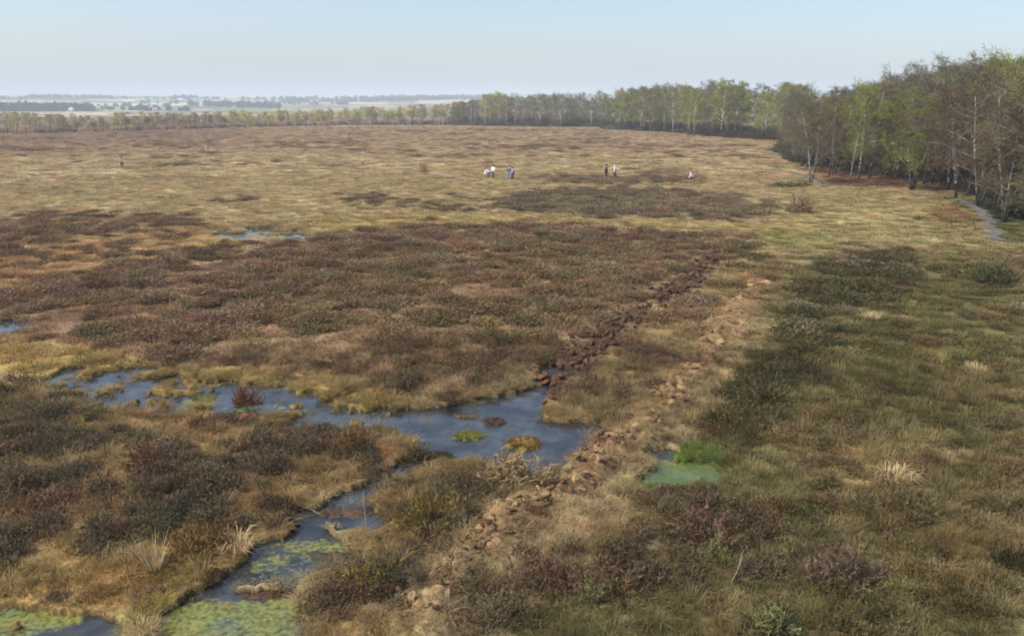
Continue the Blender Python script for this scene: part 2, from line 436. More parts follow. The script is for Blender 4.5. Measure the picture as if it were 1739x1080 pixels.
def height(x, y, m):
    z = 0.05 * fbm(x, y, 4.0, 3, 5) + 0.06 * fbm(x, y, 0.9, 3, 6) + 0.03 * np.clip(m[:, 0], 0, 1)
    be = m[:, 3] * (0.75 + 0.9 * fbm(x, y, 1.1, 3, 8))
    z += 0.30 * np.clip(be, 0, 1.3) + m[:, 3] * (0.14 * fbm(x, y, 0.4, 4, 9) + 0.16 * np.abs(fbm(x, y, 1.0, 3, 19)))
    pe = np.clip(m[:, 2], 0, 1)
    z += pe * (-0.05 + 0.45 * np.abs(fbm(x, y, 1.3, 3, 10)) + 0.3 * fbm(x, y, 0.5, 4, 12))
    z = np.maximum(z, WATER_Z + 0.02)
    wv = m[:, 1] + (0.5 * fbm(x, y, 0.9, 4, 11) + 0.25 * fbm(x, y, 0.3, 2, 13)) * np.where(m[:, 1] > 0.02, 1, 0)
    ws = sstep(0.18, 0.38, wv)
    z = z * (1 - ws) + ws * (-0.42)
    p = np.minimum(np.minimum(dist_path(x, y, PATH), dist_path(x, y, PATH2)), dist_path(x, y, WALK) + 0.5)
    k = sstep(2.6, 1.4, p)
    z = z * (1 - k) + k * -0.02
    global LAST_WV
    LAST_WV = wv
    return z, ws

TOPV = np.array([(-900, 166), (0, 166.5), (60, 165), (100, 163.8), (170, 164.4), (250, 166.4), (330, 166), (400, 167.2), (560, 168.4), (640, 167), (700, 165.5), (800, 164.2), (900, 163.6), (1100, 161), (1375, 158), (1500, 160), (1739, 163), (2700, 165)])
def hill_z(x, y):
    r = np.hypot(x, y)
    u = np.where(y > 0.2 * r, 869.5 + F * x / np.maximum(y, 1) * 0.99, -900)
    tv = np.interp(u, TOPV[:, 0], TOPV[:, 1])
    zr = H + (HORIZON - tv) / F * 4000
    s = sstep(1300, 4000, r)
    z = zr * s * (1 - 0.45 * sstep(4150, 5600, r)) + s * (1 - sstep(3600, 4100, r)) * 7 * fbm(x, y, 700, 3, 20)
    far = sstep(6500, 9000, r) * np.exp(-((u + 20) / 110) ** 2) * 70
    return np.where(r > 700, np.maximum(z + far, -0.3) + 2.0 * s * fbm(x, y, 160, 2, 22), 0)

# ------------------------------------------------------------------ ground sheet
ang = np.concatenate([np.linspace(-180, -62, 30)[:-1], np.linspace(-62, -37, 60)[:-1], np.arange(-37, 37.001, 0.17), np.linspace(37, 62, 60)[1:], np.linspace(62, 180, 30)[1:-1]])
ang = np.radians(ang)
rad = np.concatenate([[0.0, 3.0, 6.0, 9.0], np.exp(np.arange(math.log(11.0), math.log(620), 0.0042))])
rad2 = np.concatenate([[rad[-1]], np.exp(np.linspace(math.log(640), math.log(10000), 170))])
def sheet(radii, angs):
    A, Rr = np.meshgrid(angs, radii)
    x = (np.sin(A) * Rr).ravel(); y = (np.cos(A) * Rr).ravel()
    na, nr = len(angs), len(radii)
    i = np.arange(nr - 1)[:, None] * na; j = np.arange(na)[None, :]; j2 = (j + 1) % na
    f = np.stack([i + j, i + na + j, i + na + j2, i + j2], -1).reshape(-1, 4)
    return x, y, f[:, ::-1]
x, y, f = sheet(rad, ang)
m = maps(x, y)
z, ws = height(x, y, m)
ring = (sstep(0.0, 0.16, LAST_WV) * (1 - ws))[:, None] * 0.7
rr = np.hypot(x, y)
z = np.where(rr > 450, z * sstep(620, 450, rr), z)
he = np.clip(m[:, 0:1], 0, 1); pe = np.clip(m[:, 2:3] * (1.2 + 1.2 * fbm(x, y, 1.6, 3, 14)[:, None]), 0, 1); be = np.clip(m[:, 3:4], 0, 1)
patch = sstep(-0.12, 0.2, fbm(x, y, 2.1, 4, 15, 0.55) + (he[:, 0] - 0.66) * 0.55)[:, None]
nz = fbm(x, y, 1.2, 4, 16)[:, None] * sstep(260, 60, rr)[:, None]; nz2 = fbm(x, y, 7.0, 3, 17)[:, None]
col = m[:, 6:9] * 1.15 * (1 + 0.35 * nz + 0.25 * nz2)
bn = fbm(x, y, 0.8, 4, 24)[:, None]; bk = sstep(-0.45, 0.15, bn)
bcol = lin((100, 72, 52)) * (1 - bk) + lin((172, 140, 104)) * bk
bw = np.clip(be * 1.3, 0, 1) * sstep(-0.42, 0.06, fbm(x, y, 2.2, 3, 25))[:, None]
col = col * (1 - bw) + bw * bcol * (1 + 0.4 * nz)
heg = m[:, 9:12] * 1.2 * (1 + 0.4 * nz)
col = col * (1 - patch * 0.75) + heg * patch * 0.75
pcol = lin((76, 54, 41)) * (1 + 0.7 * fbm(x, y, 0.6, 3, 18)[:, None])
col = col * (1 - pe) + pcol * pe
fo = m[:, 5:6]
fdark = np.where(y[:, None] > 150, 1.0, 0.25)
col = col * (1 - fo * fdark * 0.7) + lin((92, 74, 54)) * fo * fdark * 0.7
col = col * (1 - ring) + lin((82, 70, 44)) * ring
col = col * (1 - ws[:, None]) + lin((40, 34, 26)) * ws[:, None]
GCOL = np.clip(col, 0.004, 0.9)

def ground_mat():
    m, nt, b = new_mat('bog peat and moss')
    a = nt.nodes.new('ShaderNodeAttribute'); a.attribute_name = 'Col'
    n1 = noise_node(nt, 9.0, 6, 0.65); n2 = noise_node(nt, 0.8, 5, 0.6)
    r1 = ramp(nt, n1.outputs['Fac'], [(0.32, (0.55,) * 3), (0.68, (1.4,) * 3)])
    r2 = ramp(nt, n2.outputs['Fac'], [(0.3, (0.8, 0.78, 0.74)), (0.7, (1.2, 1.2, 1.14))])
    c = mul(nt, mul(nt, a.outputs['Color'], r1.outputs[0]), r2.outputs[0])
    nt.links.new(c, b.inputs['Base Color'])
    bp = nt.nodes.new('ShaderNodeBump'); bp.inputs['Strength'].default_value = 0.6; bp.inputs['Distance'].default_value = 0.05
    nt.links.new(n1.outputs['Fac'], bp.inputs['Height']); nt.links.new(bp.outputs[0], b.inputs['Normal'])
    b.inputs['Roughness'].default_value = 0.95
    return m
def set_col(me, name, rgb):
    a = me.attributes.new(name, 'FLOAT_COLOR', 'POINT')
    a.data.foreach_set('color', np.c_[rgb, np.ones(len(rgb))].astype(np.float32).ravel())
me = mesh_from('ground', np.c_[x, y, z], [f], [ground_mat()], True)
set_col(me, 'Col', GCOL)
tag(obj('ground', me), kind='structure')

# far farmland
x, y, f = sheet(rad2, ang)
z = hill_z(x, y)
rr = np.hypot(x, y)
u, v = to_uv(x, y, z)
fr = np.random.default_rng(11)
NF = 900
fa = np.radians(fr.uniform(-40, 40, NF)); fd = np.exp(fr.uniform(math.log(650), math.log(6000), NF))
fpx, fpy = np.sin(fa) * fd, np.cos(fa) * fd
pal = np.array([lin(c) for c in ((120, 140, 84), (128, 142, 92), (196, 176, 140), (186, 160, 132), (150, 122, 108), (106, 120, 80), (148, 150, 100), (204, 188, 160))])
fcol = pal[fr.integers(0, len(pal), NF)]
best = np.full(len(x), 1e18); second = best.copy(); bi = np.zeros(len(x), int)
wx, wy = x + 60 * fbm(x, y, 300, 2, 30), y + 60 * fbm(x, y, 300, 2, 31)
for k in range(NF):
    d = ((wx - fpx[k]) ** 2 + (wy - fpy[k]) ** 2 * 0.5) / (0.3 + fd[k] / 2500)
    n = d < best
    second = np.where(n, best, np.minimum(second, d)); bi = np.where(n, k, bi); best = np.where(n, d, best)
hedge = (np.sqrt(second) - np.sqrt(best)) < 9
col = fcol[bi] * (1 + 0.15 * fbm(x, y, 120, 3, 33))[:, None]
col[hedge] = lin((74, 80, 58))
for (eu, ev, eru, erv, c) in ((100, 167.5, 110, 2.6, (74, 84, 70)), (150, 177.5, 85, 1.9, (206, 186, 146)), (300, 176.5, 60, 2.0, (200, 170, 142)), (250, 184, 70, 4.0, (116, 146, 92)), (60, 180, 60, 1.8, (138, 146, 100)), (545, 173, 45, 1.8, (204, 180, 156)), (440, 176, 90, 3.2, (128, 144, 100)), (350, 183, 80, 2.5, (96, 104, 84)), (620, 176, 40, 1.6, (198, 176, 150))):
    e = np.hypot((u - eu) / eru, (v - ev) / erv) + 0.25 * fbm(x, y, 200, 2, 35)
    k = (e < 1)
    col[k] = lin(c) * (1 + 0.1 * fbm(x, y, 100, 2, 36))[k][:, None]
bogfade = sstep(900, 640, rr)[:, None]
col = col * (1 - bogfade) + lin((118, 104, 74)) * bogfade
hm, hnt, hb = new_mat('farmland')
ha = hnt.nodes.new('ShaderNodeAttribute'); ha.attribute_name = 'Col'
hn = noise_node(hnt, 0.02, 6)
hr = ramp(hnt, hn.outputs['Fac'], [(0.3, (0.8,) * 3), (0.7, (1.2,) * 3)])
hnt.links.new(mul(hnt, ha.outputs['Color'], hr.outputs[0]), hb.inputs['Base Color'])
me = mesh_from('hills', np.c_[x, y, z], [f], [hm], True)
set_col(me, 'Col', np.clip(col, 0, 1))
tag(obj('hills', me), kind='structure')

# ------------------------------------------------------------------ water
def water_mat():
    m, nt, b = new_mat('peat pool water')
    a = nt.nodes.new('ShaderNodeAttribute'); a.attribute_name = 'algae'
    n1 = noise_node(nt, 1.3, 9, 0.7); n2 = noise_node(nt, 9.0, 5, 0.65); n3 = noise_node(nt, 0.7, 3)
    ad = nt.nodes.new('ShaderNodeMath'); ad.operation = 'MULTIPLY_ADD'; ad.inputs[1].default_value = 0.85
    nt.links.new(n1.outputs['Fac'], ad.inputs[0])
    md = nt.nodes.new('ShaderNodeMath'); md.operation = 'MULTIPLY_ADD'; md.inputs[1].default_value = 0.25
    nt.links.new(n2.outputs['Fac'], md.inputs[0]); nt.links.new(a.outputs['Fac'], md.inputs[2])
    nt.links.new(md.outputs[0], ad.inputs[2])
    cov = ramp(nt, ad.outputs[0], [(0.86, (0, 0, 0)), (0.97, (1, 1, 1))])
    film = ramp(nt, n3.outputs['Fac'], [(0.35, tuple(lin((128, 126, 56)))), (0.5, tuple(lin((112, 116, 64)))), (0.65, tuple(lin((98, 108, 88))))])
    fc = mul(nt, film.outputs[0], ramp(nt, n2.outputs['Fac'], [(0.36, (0.35,) * 3), (0.6, (1.2,) * 3)]).outputs[0])
    n5 = noise_node(nt, 0.9, 6, 0.65)
    nt.links.new(ramp(nt, n5.outputs['Fac'], [(0.35, (0.014, 0.014, 0.012)), (0.5, (0.034, 0.036, 0.036)), (0.68, (0.075, 0.08, 0.08))]).outputs[0], b.inputs['Base Color'])  # film and sediment tones; pale patches also imitate broken sky reflections in colour
    b.inputs['Roughness'].default_value = 0.06
    b.inputs['IOR'].default_value = 1.55
    b.inputs['Specular IOR Level'].default_value = 0.5
    bp = nt.nodes.new('ShaderNodeBump'); bp.inputs['Strength'].default_value = 0.12; bp.inputs['Distance'].default_value = 0.02
    n4 = noise_node(nt, 5.0, 2); nt.links.new(n4.outputs['Fac'], bp.inputs['Height']); nt.links.new(bp.outputs[0], b.inputs['Normal'])
    b2 = nt.nodes.new('ShaderNodeBsdfPrincipled'); b2.inputs['Roughness'].default_value = 0.45; b2.inputs['Specular IOR Level'].default_value = 0.4
    nt.links.new(fc, b2.inputs['Base Color'])
    te = nt.nodes.new('ShaderNodeAttribute'); te.attribute_name = 'teal'
    mt = nt.nodes.new('ShaderNodeMix'); mt.data_type = 'RGBA'; nt.links.new(te.outputs['Fac'], mt.inputs[0]); nt.links.new(fc, mt.inputs[6])
    nt.links.new(ramp(nt, n1.outputs['Fac'], [(0.35, tuple(lin((56, 78, 34)))), (0.5, tuple(lin((82, 98, 54)))), (0.65, tuple(lin((108, 118, 82))))]).outputs[0], mt.inputs[7])
    nt.links.new(mt.outputs[2], b2.inputs['Base Color'])
    tm = nt.nodes.new('ShaderNodeMath'); tm.operation = 'MULTIPLY'; tm.inputs[1].default_value = 0.68; nt.links.new(te.outputs['Fac'], tm.inputs[0])
    cm = nt.nodes.new('ShaderNodeMath'); cm.operation = 'MAXIMUM'; nt.links.new(cov.outputs[0], cm.inputs[0]); nt.links.new(tm.outputs[0], cm.inputs[1])
    mx = nt.nodes.new('ShaderNodeMixShader')
    nt.links.new(cm.outputs[0], mx.inputs[0]); nt.links.new(b.outputs[0], mx.inputs[1]); nt.links.new(b2.outputs[0], mx.inputs[2])
    nt.links.new(mx.outputs[0], nt.nodes['Material Output'].inputs[0])
    return m
WM = water_mat()
def water(name, x0, x1, y0, y1, step):
    nx, ny = max(2, int((x1 - x0) / step)), max(2, int((y1 - y0) / step))
    X, Y = np.meshgrid(np.linspace(x0, x1, nx), np.linspace(y0, y1, ny))
    X, Y = X.ravel(), Y.ravel()
    mm = maps(X, Y, 0.4)
    i = (np.arange(ny - 1)[:, None] * nx + np.arange(nx - 1)[None, :]).ravel()
    f = np.stack([i, i + 1, i + nx + 1, i + nx], -1)
    used, inv = np.unique(f, return_inverse=True)
    me = mesh_from(name, np.c_[X[used], Y[used], np.full(len(used), WATER_Z)], [inv.reshape(-1, 4)], [WM])
    a = me.attributes.new('algae', 'FLOAT', 'POINT'); a.data.foreach_set('value', mm[used, 4].astype(np.float32))
    a = me.attributes.new('teal', 'FLOAT', 'POINT'); a.data.foreach_set('value', mm[used, 13].astype(np.float32))
    return tag(obj(name, me), kind='structure')
def wbox(name, pts, step, pad=1.2):
    q = [at(*p) for p in pts]
    water(name, min(p.x for p in q) - pad, max(p.x for p in q) + pad, min(p.y for p in q) - pad, max(p.y for p in q) + pad, step)
wbox('pool_water', [(-10, 650), (60, 615), (1000, 620), (1045, 725), (1250, 745), (1250, 850), (420, 1090), (0, 1090)], 0.12, 1.0)
wbox('distant_pool_water', [(345, 380), (540, 380), (345, 412), (540, 412)], 0.35)
wbox('ditch_water', [(-20, 538), (60, 538), (-20, 575)], 0.25)

# ------------------------------------------------------------------ paths
def ribbon(name, P, wd, z, mat, kind='structure'):
    pts = []
    n = len(P)
    for i in range(n - 1):
        for t in np.linspace(0, 1, 9)[:-1]:
            p0, p1, p2, p3 = P[max(i - 1, 0)], P[i], P[i + 1], P[min(i + 2, n - 1)]
            pts.append(0.5 * ((2 * p1) + (p2 - p0) * t + (2 * p0 - 5 * p1 + 4 * p2 - p3) * t * t + (3 * p1 - p0 - 3 * p2 + p3) * t ** 3))
    V = []; q = []
    for i, p in enumerate(pts):
        d = (pts[min(i + 1, len(pts) - 1)] - pts[max(i - 1, 0)]); d.z = 0; d.normalize()
        s = Vector((-d.y, d.x, 0)); e = 0.12 * math.sin(i * 1.7) + 0.1 * math.sin(i * 0.63)
        for k in (-1, -0.5, 0, 0.5, 1):
            V.append(p + s * k * (wd / 2 + e * abs(k)) + Vector((0, 0, z - p.z - 0.05 * k * k + 0.03)))
        if i:
            b = 5 * (i - 1)
            q += [(b + j, b + j + 1, b + j + 6, b + j + 5) for j in range(4)]
    return tag(obj(name, mesh_from(name, np.array([tuple(v) for v in V]), [np.array(q)[:, ::-1]], [mat], True)), kind=kind)
GRAV = flat_mat('grey gravel', (104, 101, 98), 0.95, 0.4, 1.5)
ribbon('path', PATH, 1.2, 0.03, GRAV)
ribbon('path', PATH2, 1.35, 0.03, GRAV)
ribbon('boardwalk_path', WALK, 0.9, 0.12, flat_mat('weathered boards', (152, 138, 114), 0.85, 0.2, 2))

# ------------------------------------------------------------------ plant meshes
def nrm(a): return a / (np.linalg.norm(a) + 1e-9)
def tuft(seed, rad, hgt, n, wd, droop=0.5, flat=0.0):
    """grass: many bent blades"""
    r = np.random.default_rng(seed); mb = MB()
    for _ in range(n):
        a = r.uniform(0, 6.283); q = rad * math.sqrt(r.uniform()) * 0.8
        p0 = np.array([math.cos(a) * q, math.sin(a) * q, -0.03])
        b = a + r.normal(0, 0.9); h = hgt * r.uniform(0.5, 1.1); o = hgt * r.uniform(0.2, 0.9) * (0.5 + droop)
        out = np.array([math.cos(b), math.sin(b), 0])
        p1 = p0 + out * o * 0.4 + np.array([0, 0, h * 0.75])
        p2 = p0 + out * o + np.array([0, 0, h * (1.0 - droop * r.uniform(0.1, 0.8))])
        sd = nrm(np.cross(out, [0, 0, 1]) + r.normal(0, 0.35, 3) * [1, 1, 0.3])
        mb.blade(p0, p1, p2, wd * r.uniform(0.6, 1.3), sd)
    return mb
def heath_bush(seed, rad, hgt, n, wd, leaf=4, lw=0.02, lumps=5):
    """heather: wiry upright stems fanning from the root, short shoots along their upper halves"""
    r = np.random.default_rng(seed); mb = MB()
    cs = [(0, 0, 1.0)] + [(r.normal(0, 0.38) * rad, r.normal(0, 0.38) * rad, r.uniform(0.55, 0.95)) for _ in range(lumps)]
    for k in range(n):
        cx, cy, s = cs[k % len(cs)]
        a = r.uniform(0, 6.283); t = r.uniform(0, 1) ** 0.6
        dirv = nrm(np.array([math.cos(a) * t, math.sin(a) * t, 1.15 - 0.75 * t]))
        L = s * (hgt * (1 - t) + rad * 0.75 * t) * r.uniform(0.75, 1.12)
        p0 = np.array([cx + math.cos(a) * 0.15 * rad * t, cy + math.sin(a) * 0.15 * rad * t, -0.04])
        p2 = p0 + dirv * L; p2[2] = max(p2[2], 0.04)
        p1 = (p0 + p2) / 2 + r.normal(0, 0.05, 3) * L + np.array([0, 0, 0.08 * L])
        sd = nrm(r.normal(0, 1, 3))
        mb.blade(p0, p1, p2, wd, sd)
        for _ in range(leaf):
            u = r.uniform(0.45, 1.0)
            q = p1 + (p2 - p1) * (u * 2 - 1) if u > 0.5 else p0 + (p1 - p0) * u * 2
            d = nrm(dirv + r.normal(0, 0.6, 3)); ln = L * r.uniform(0.12, 0.26); s2 = nrm(np.cross(d, r.normal(0, 1, 3))) * lw * r.uniform(0.5, 1.3)
            mb.tri(q - s2, q + s2, q + d * ln)
    return mb
def proto(mb, name, mat): return bpy.data.objects.new(name, mb.mesh(name, [mat]))

HP = [heath_bush(100 + i, 0.42, 0.42 + 0.04 * (i % 3), 210, 0.009, 5, 0.012) for i in range(5)]
HN = [proto(b, 'heather_bush_shape', M['heath_i']) for b in HP]
HM_ = [proto(heath_bush(120 + i, 0.9, 0.45, 300, 0.018, 5, 0.028, 9), 'heather_patch_shape', M['heath_i']) for i in range(4)]
HF = [proto(heath_bush(130 + i, 1.7, 0.5, 330, 0.05, 4, 0.07, 14), 'heather_drift_shape', M['heath_i']) for i in range(3)]
GN_ = [proto(tuft(200 + i, 0.26, 0.22 + 0.03 * i, 85, 0.011, 0.5 + 0.1 * (i % 3)), 'grass_tuft_shape', M['grass_i']) for i in range(5)]
GN_ += [proto(tuft(210 + i, 0.2, 0.46, 70, 0.010, 0.85), 'long_tussock_shape', M['grass_i']) for i in range(2)]
HN += [proto(heath_bush(110, 0.36, 0.55, 46, 0.011, 1, 0.008, 3), 'woody_stem_shape', M['heath_i'])]
GM = [proto(tuft(220 + i, 0.8, 0.24, 190, 0.024, 0.6), 'grass_patch_shape', M['grass_i']) for i in range(4)]
GF = [proto(tuft(230 + i, 1.8, 0.3, 260, 0.07, 0.6), 'grass_sward_shape', M['grass_i']) for i in range(3)]

def scatter(name, protos, P, rot, scl, tint, idx, label, cat):
    me = bpy.data.meshes.new(name)
    me.vertices.add(len(P)); me.vertices.foreach_set('co', np.asarray(P, np.float32).ravel())
    def va(n, a): me.attributes.new(n, 'FLOAT_VECTOR', 'POINT').data.foreach_set('vector', np.asarray(a, np.float32).ravel())
    va('rot', rot); va('scl', scl)
    me.attributes.new('idx', 'INT', 'POINT').data.foreach_set('value', np.asarray(idx, np.int32))
    set_col(me, 'tint', tint)
    o = obj(name, me); tag(o, label, cat, kind='stuff')
    ng = bpy.data.node_groups.new(name, 'GeometryNodeTree')
    ng.interface.new_socket('Geometry', in_out='INPUT', socket_type='NodeSocketGeometry')
    ng.interface.new_socket('Geometry', in_out='OUTPUT', socket_type='NodeSocketGeometry')
    gi = ng.nodes.new('NodeGroupInput'); go = ng.nodes.new('NodeGroupOutput'); jn = ng.nodes.new('GeometryNodeJoinGeometry')
    def na(n, t):
        k = ng.nodes.new('GeometryNodeInputNamedAttribute'); k.data_type = t; k.inputs[0].default_value = n; return k.outputs[0]
    ar, asc, ai = na('rot', 'FLOAT_VECTOR'), na('scl', 'FLOAT_VECTOR'), na('idx', 'INT')
    for k, p in enumerate(protos):
        ip = ng.nodes.new('GeometryNodeInstanceOnPoints'); oi = ng.nodes.new('GeometryNodeObjectInfo')
        oi.inputs['Object'].default_value = p; oi.inputs['As Instance'].default_value = True
        eq = ng.nodes.new('FunctionNodeCompare'); eq.data_type = 'INT'; eq.operation = 'EQUAL'; eq.inputs[3].default_value = k
        ng.links.new(ai, eq.inputs[2]); ng.links.new(eq.outputs[0], ip.inputs['Selection'])
        ng.links.new(gi.outputs[0], ip.inputs['Points']); ng.links.new(oi.outputs['Geometry'], ip.inputs['Instance'])
        ng.links.new(ar, ip.inputs['Rotation']); ng.links.new(asc, ip.inputs['Scale'])
        ng.links.new(ip.outputs[0], jn.inputs[0])
    ng.links.new(jn.outputs[0], go.inputs[0])
    o.modifiers.new('scatter', 'NODES').node_group = ng
    return o

def sector(n, r0, r1, half, seed):
    r = np.random.default_rng(seed)
    d = np.sqrt(r.uniform(r0 * r0, r1 * r1, n)); a = np.radians(r.uniform(-half, half, n))
    return np.sin(a) * d, np.cos(a) * d
def area(r0, r1, half): return math.radians(half) * (r1 * r1 - r0 * r0)

ZONES = ((8, 34, 0), (34, 125, 1), (125, 395, 2))
HALF = 38.0
def plants():
    acc = {'g': [], 'h': []}
    r = np.random.default_rng(77)
    for (r0, r1, lod) in ZONES:
        for kind, dens in (('g', (17, 2.6, 0.34)[lod]), ('h', (9.5, 2.4, 0.36)[lod])):
            hf = (52.0, 44.0, 39.0)[lod]; n = int(area(r0, r1, hf) * dens)
            x, y = sector(n, r0, r1, hf, 300 + lod * 7 + (kind == 'h'))
            m = maps(x, y)
            u, v = to_uv(x, y)
            z, ws = height(x, y, m)
            rg = sstep(0.02, 0.18, LAST_WV)[:, None] * 0.5
            rr = np.hypot(x, y)
            he = np.clip(m[:, 0], 0, 1); fo = m[:, 5]
            clump = fbm(x, y, 2.1, 4, 15, 0.55) + (he - 0.66) * 0.55       # the same noise the ground colour follows
            pd = np.minimum(np.minimum(dist_path(x, y, PATH), dist_path(x, y, PATH2)), dist_path(x, y, WALK) + 0.4)
            emer = (ws > 0.1) & (r.uniform(0, 1, n) < 0.06 + 0.18 * sstep(0.95, 0.3, m[:, 1]) + 0.10 * sstep(0.2, 0.45, fbm(x, y, 1.1, 3, 61))) & (kind == 'g')
            base = (ws < 0.12) & (pd > 0.62) & ~((fo > 0.5) & (rr > 170))
            n1 = fbm(x, y, 1.0, 3, 16); n2 = fbm(x, y, 7.0, 3, 17)
            if kind == 'h':
                p = sstep(-0.1, 0.12, clump) * (0.95, 0.75, 0.5)[lod] * sstep(0.03, 0.3, he) * (1 - 0.9 * np.clip(m[:, 3], 0, 1) * sstep(-0.42, 0.06, fbm(x, y, 2.2, 3, 25))) * (1 - np.clip(m[:, 2] * 1.5, 0, 1)) * (1 - 0.8 * fo)
                t = m[:, 9:12] * (1 + 0.3 * n1 + 0.3 * n2)[:, None] * r.uniform(0.7, 1.35, (n, 1)) * r.normal(1, 0.07, (n, 3))
                pale = r.uniform(0, 1, n) < 0.09
                t[pale] = lin((104, 92, 78)) * r.uniform(0.8, 1.2, (pale.sum(), 1))
                s = r.uniform(0.6, 1.2, n) * (0.75 + 0.5 * he)
                s *= 1 - 0.4 * m[:, 12]; sz = s * r.uniform(0.75, 1.2, n) * (0.9, 0.72, 0.6)[lod]
                t = (t * 0.88 + t.mean(1, keepdims=True) * 0.12) * (1.72, 1.95, 2.1)[lod] * np.array([1.03, 0.98, 0.78])
            else:
                p = 1 - 0.72 * sstep(-0.05, 0.15, clump) * sstep(0.1, 0.5, he)
                p *= (1 - 0.93 * np.clip(m[:, 2] * 1.7, 0, 1)) * (1 - 0.1 * np.clip(m[:, 3] * 1.2, 0, 1))
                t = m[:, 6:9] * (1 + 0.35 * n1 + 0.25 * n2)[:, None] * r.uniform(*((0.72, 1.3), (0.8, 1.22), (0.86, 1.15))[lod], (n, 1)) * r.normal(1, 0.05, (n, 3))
                be = np.clip(m[:, 3:4] * 1.3, 0, 1) * sstep(-0.42, 0.06, fbm(x, y, 2.2, 3, 25))[:, None] * 0.9
                bk = sstep(-0.45, 0.15, fbm(x, y, 0.8, 4, 24))[:, None]
                t = t * (1 - be) + be * (lin((108, 76, 54)) * (1 - bk) + lin((172, 140, 104)) * bk) * r.uniform(0.6, 1.3, (n, 1))
                a1 = fbm(x, y, 1.4, 3, 51)[:, None]; a2 = fbm(x, y, 3.4, 3, 52)[:, None]; a3 = fbm(x, y, 0.9, 2, 53)
                am = (1.0, 0.7, 0.35)[lod]; t = t * (1 + 0.55 * am * a1)
                t = t * (1 + np.clip(a2, 0, 1) * np.array([0.10, -0.12, -0.20]) * 1.6 * am) * (1 + np.clip(-a2, 0, 1) * np.array([-0.22, 0.02, -0.2]) * 1.2 * am)
                st_ = sstep(0.22, 0.5, a3)[:, None] * (0.55, 0.35, 0.08)[lod]
                t = t * (1 - st_) + st_ * lin((178, 156, 116)) * r.uniform(0.8, 1.15, (n, 1))
                t = t * (1 - rg) + rg * lin((104, 90, 52)); gr = t.mean(1, keepdims=True); t = (t * 0.93 + gr * 0.07) * 1.19 * np.array([1.0, 0.99, 0.92])
                s = r.uniform(0.7, 1.25, n); sz = s * r.uniform(0.7, 1.15, n) * (1, 0.9, 0.65)[lod] * np.where(m[:, 3] > 0.35, 0.36, 1) * (0.8 + (0.5, 0.4, 0.15)[lod] * np.clip(fbm(x, y, 12, 2, 41), -0.5, 1))
                sz *= np.where(r.uniform(0, 1, n) < (0.06, 0.03, 0)[lod], 1.7, 1.0) * (1 - 0.72 * m[:, 12])
            keep = (base & (r.uniform(0, 1, n) < p)) | (emer & (lod < 2))
            z = np.where(emer, WATER_Z - 0.03, z); s = np.where(emer, s * 0.7, s)
            k = keep.sum()
            rot = np.c_[r.normal(0, 0.1, k), r.normal(0, 0.1, k), r.uniform(0, 6.283, k)]
            P = np.c_[x, y, z - 0.01][keep]
            npro = {'g': (7, 4, 3), 'h': (6, 4, 3)}[kind]
            idx = r.integers(0, npro[lod], k) + sum(npro[:lod])
            if lod == 0 and kind == 'g':
                idx = np.where(r.uniform(0, 1, k) < 0.13, 5 + r.integers(0, 2, k), r.integers(0, 5, k)); lt = idx > 4
                tk = t[keep]; tk[lt] = tk[lt] * 0.6 + 0.4 * lin((176, 152, 112)); t[keep] = tk
            elif lod == 0: idx = np.where(pale[keep], 5, r.integers(0, 5, k))
            acc[kind].append((P, rot, np.c_[s, s, sz][keep], np.clip(t[keep], 0.004, 0.85), idx))
    cat = lambda k: [np.concatenate([q[i] for q in acc[k]]) for i in range(5)]
    scatter('bog_grass', GN_ + GM + GF, *cat('g'), 'tan and olive bog grass in low tufts all over the open moss', 'grass')
    scatter('heather', HN + HM_ + HF, *cat('h'), 'dark brown heather growing in broad patches over the bog', 'heather')
    print('grass', sum(len(q[0]) for q in acc['g']), 'heather', sum(len(q[0]) for q in acc['h']))

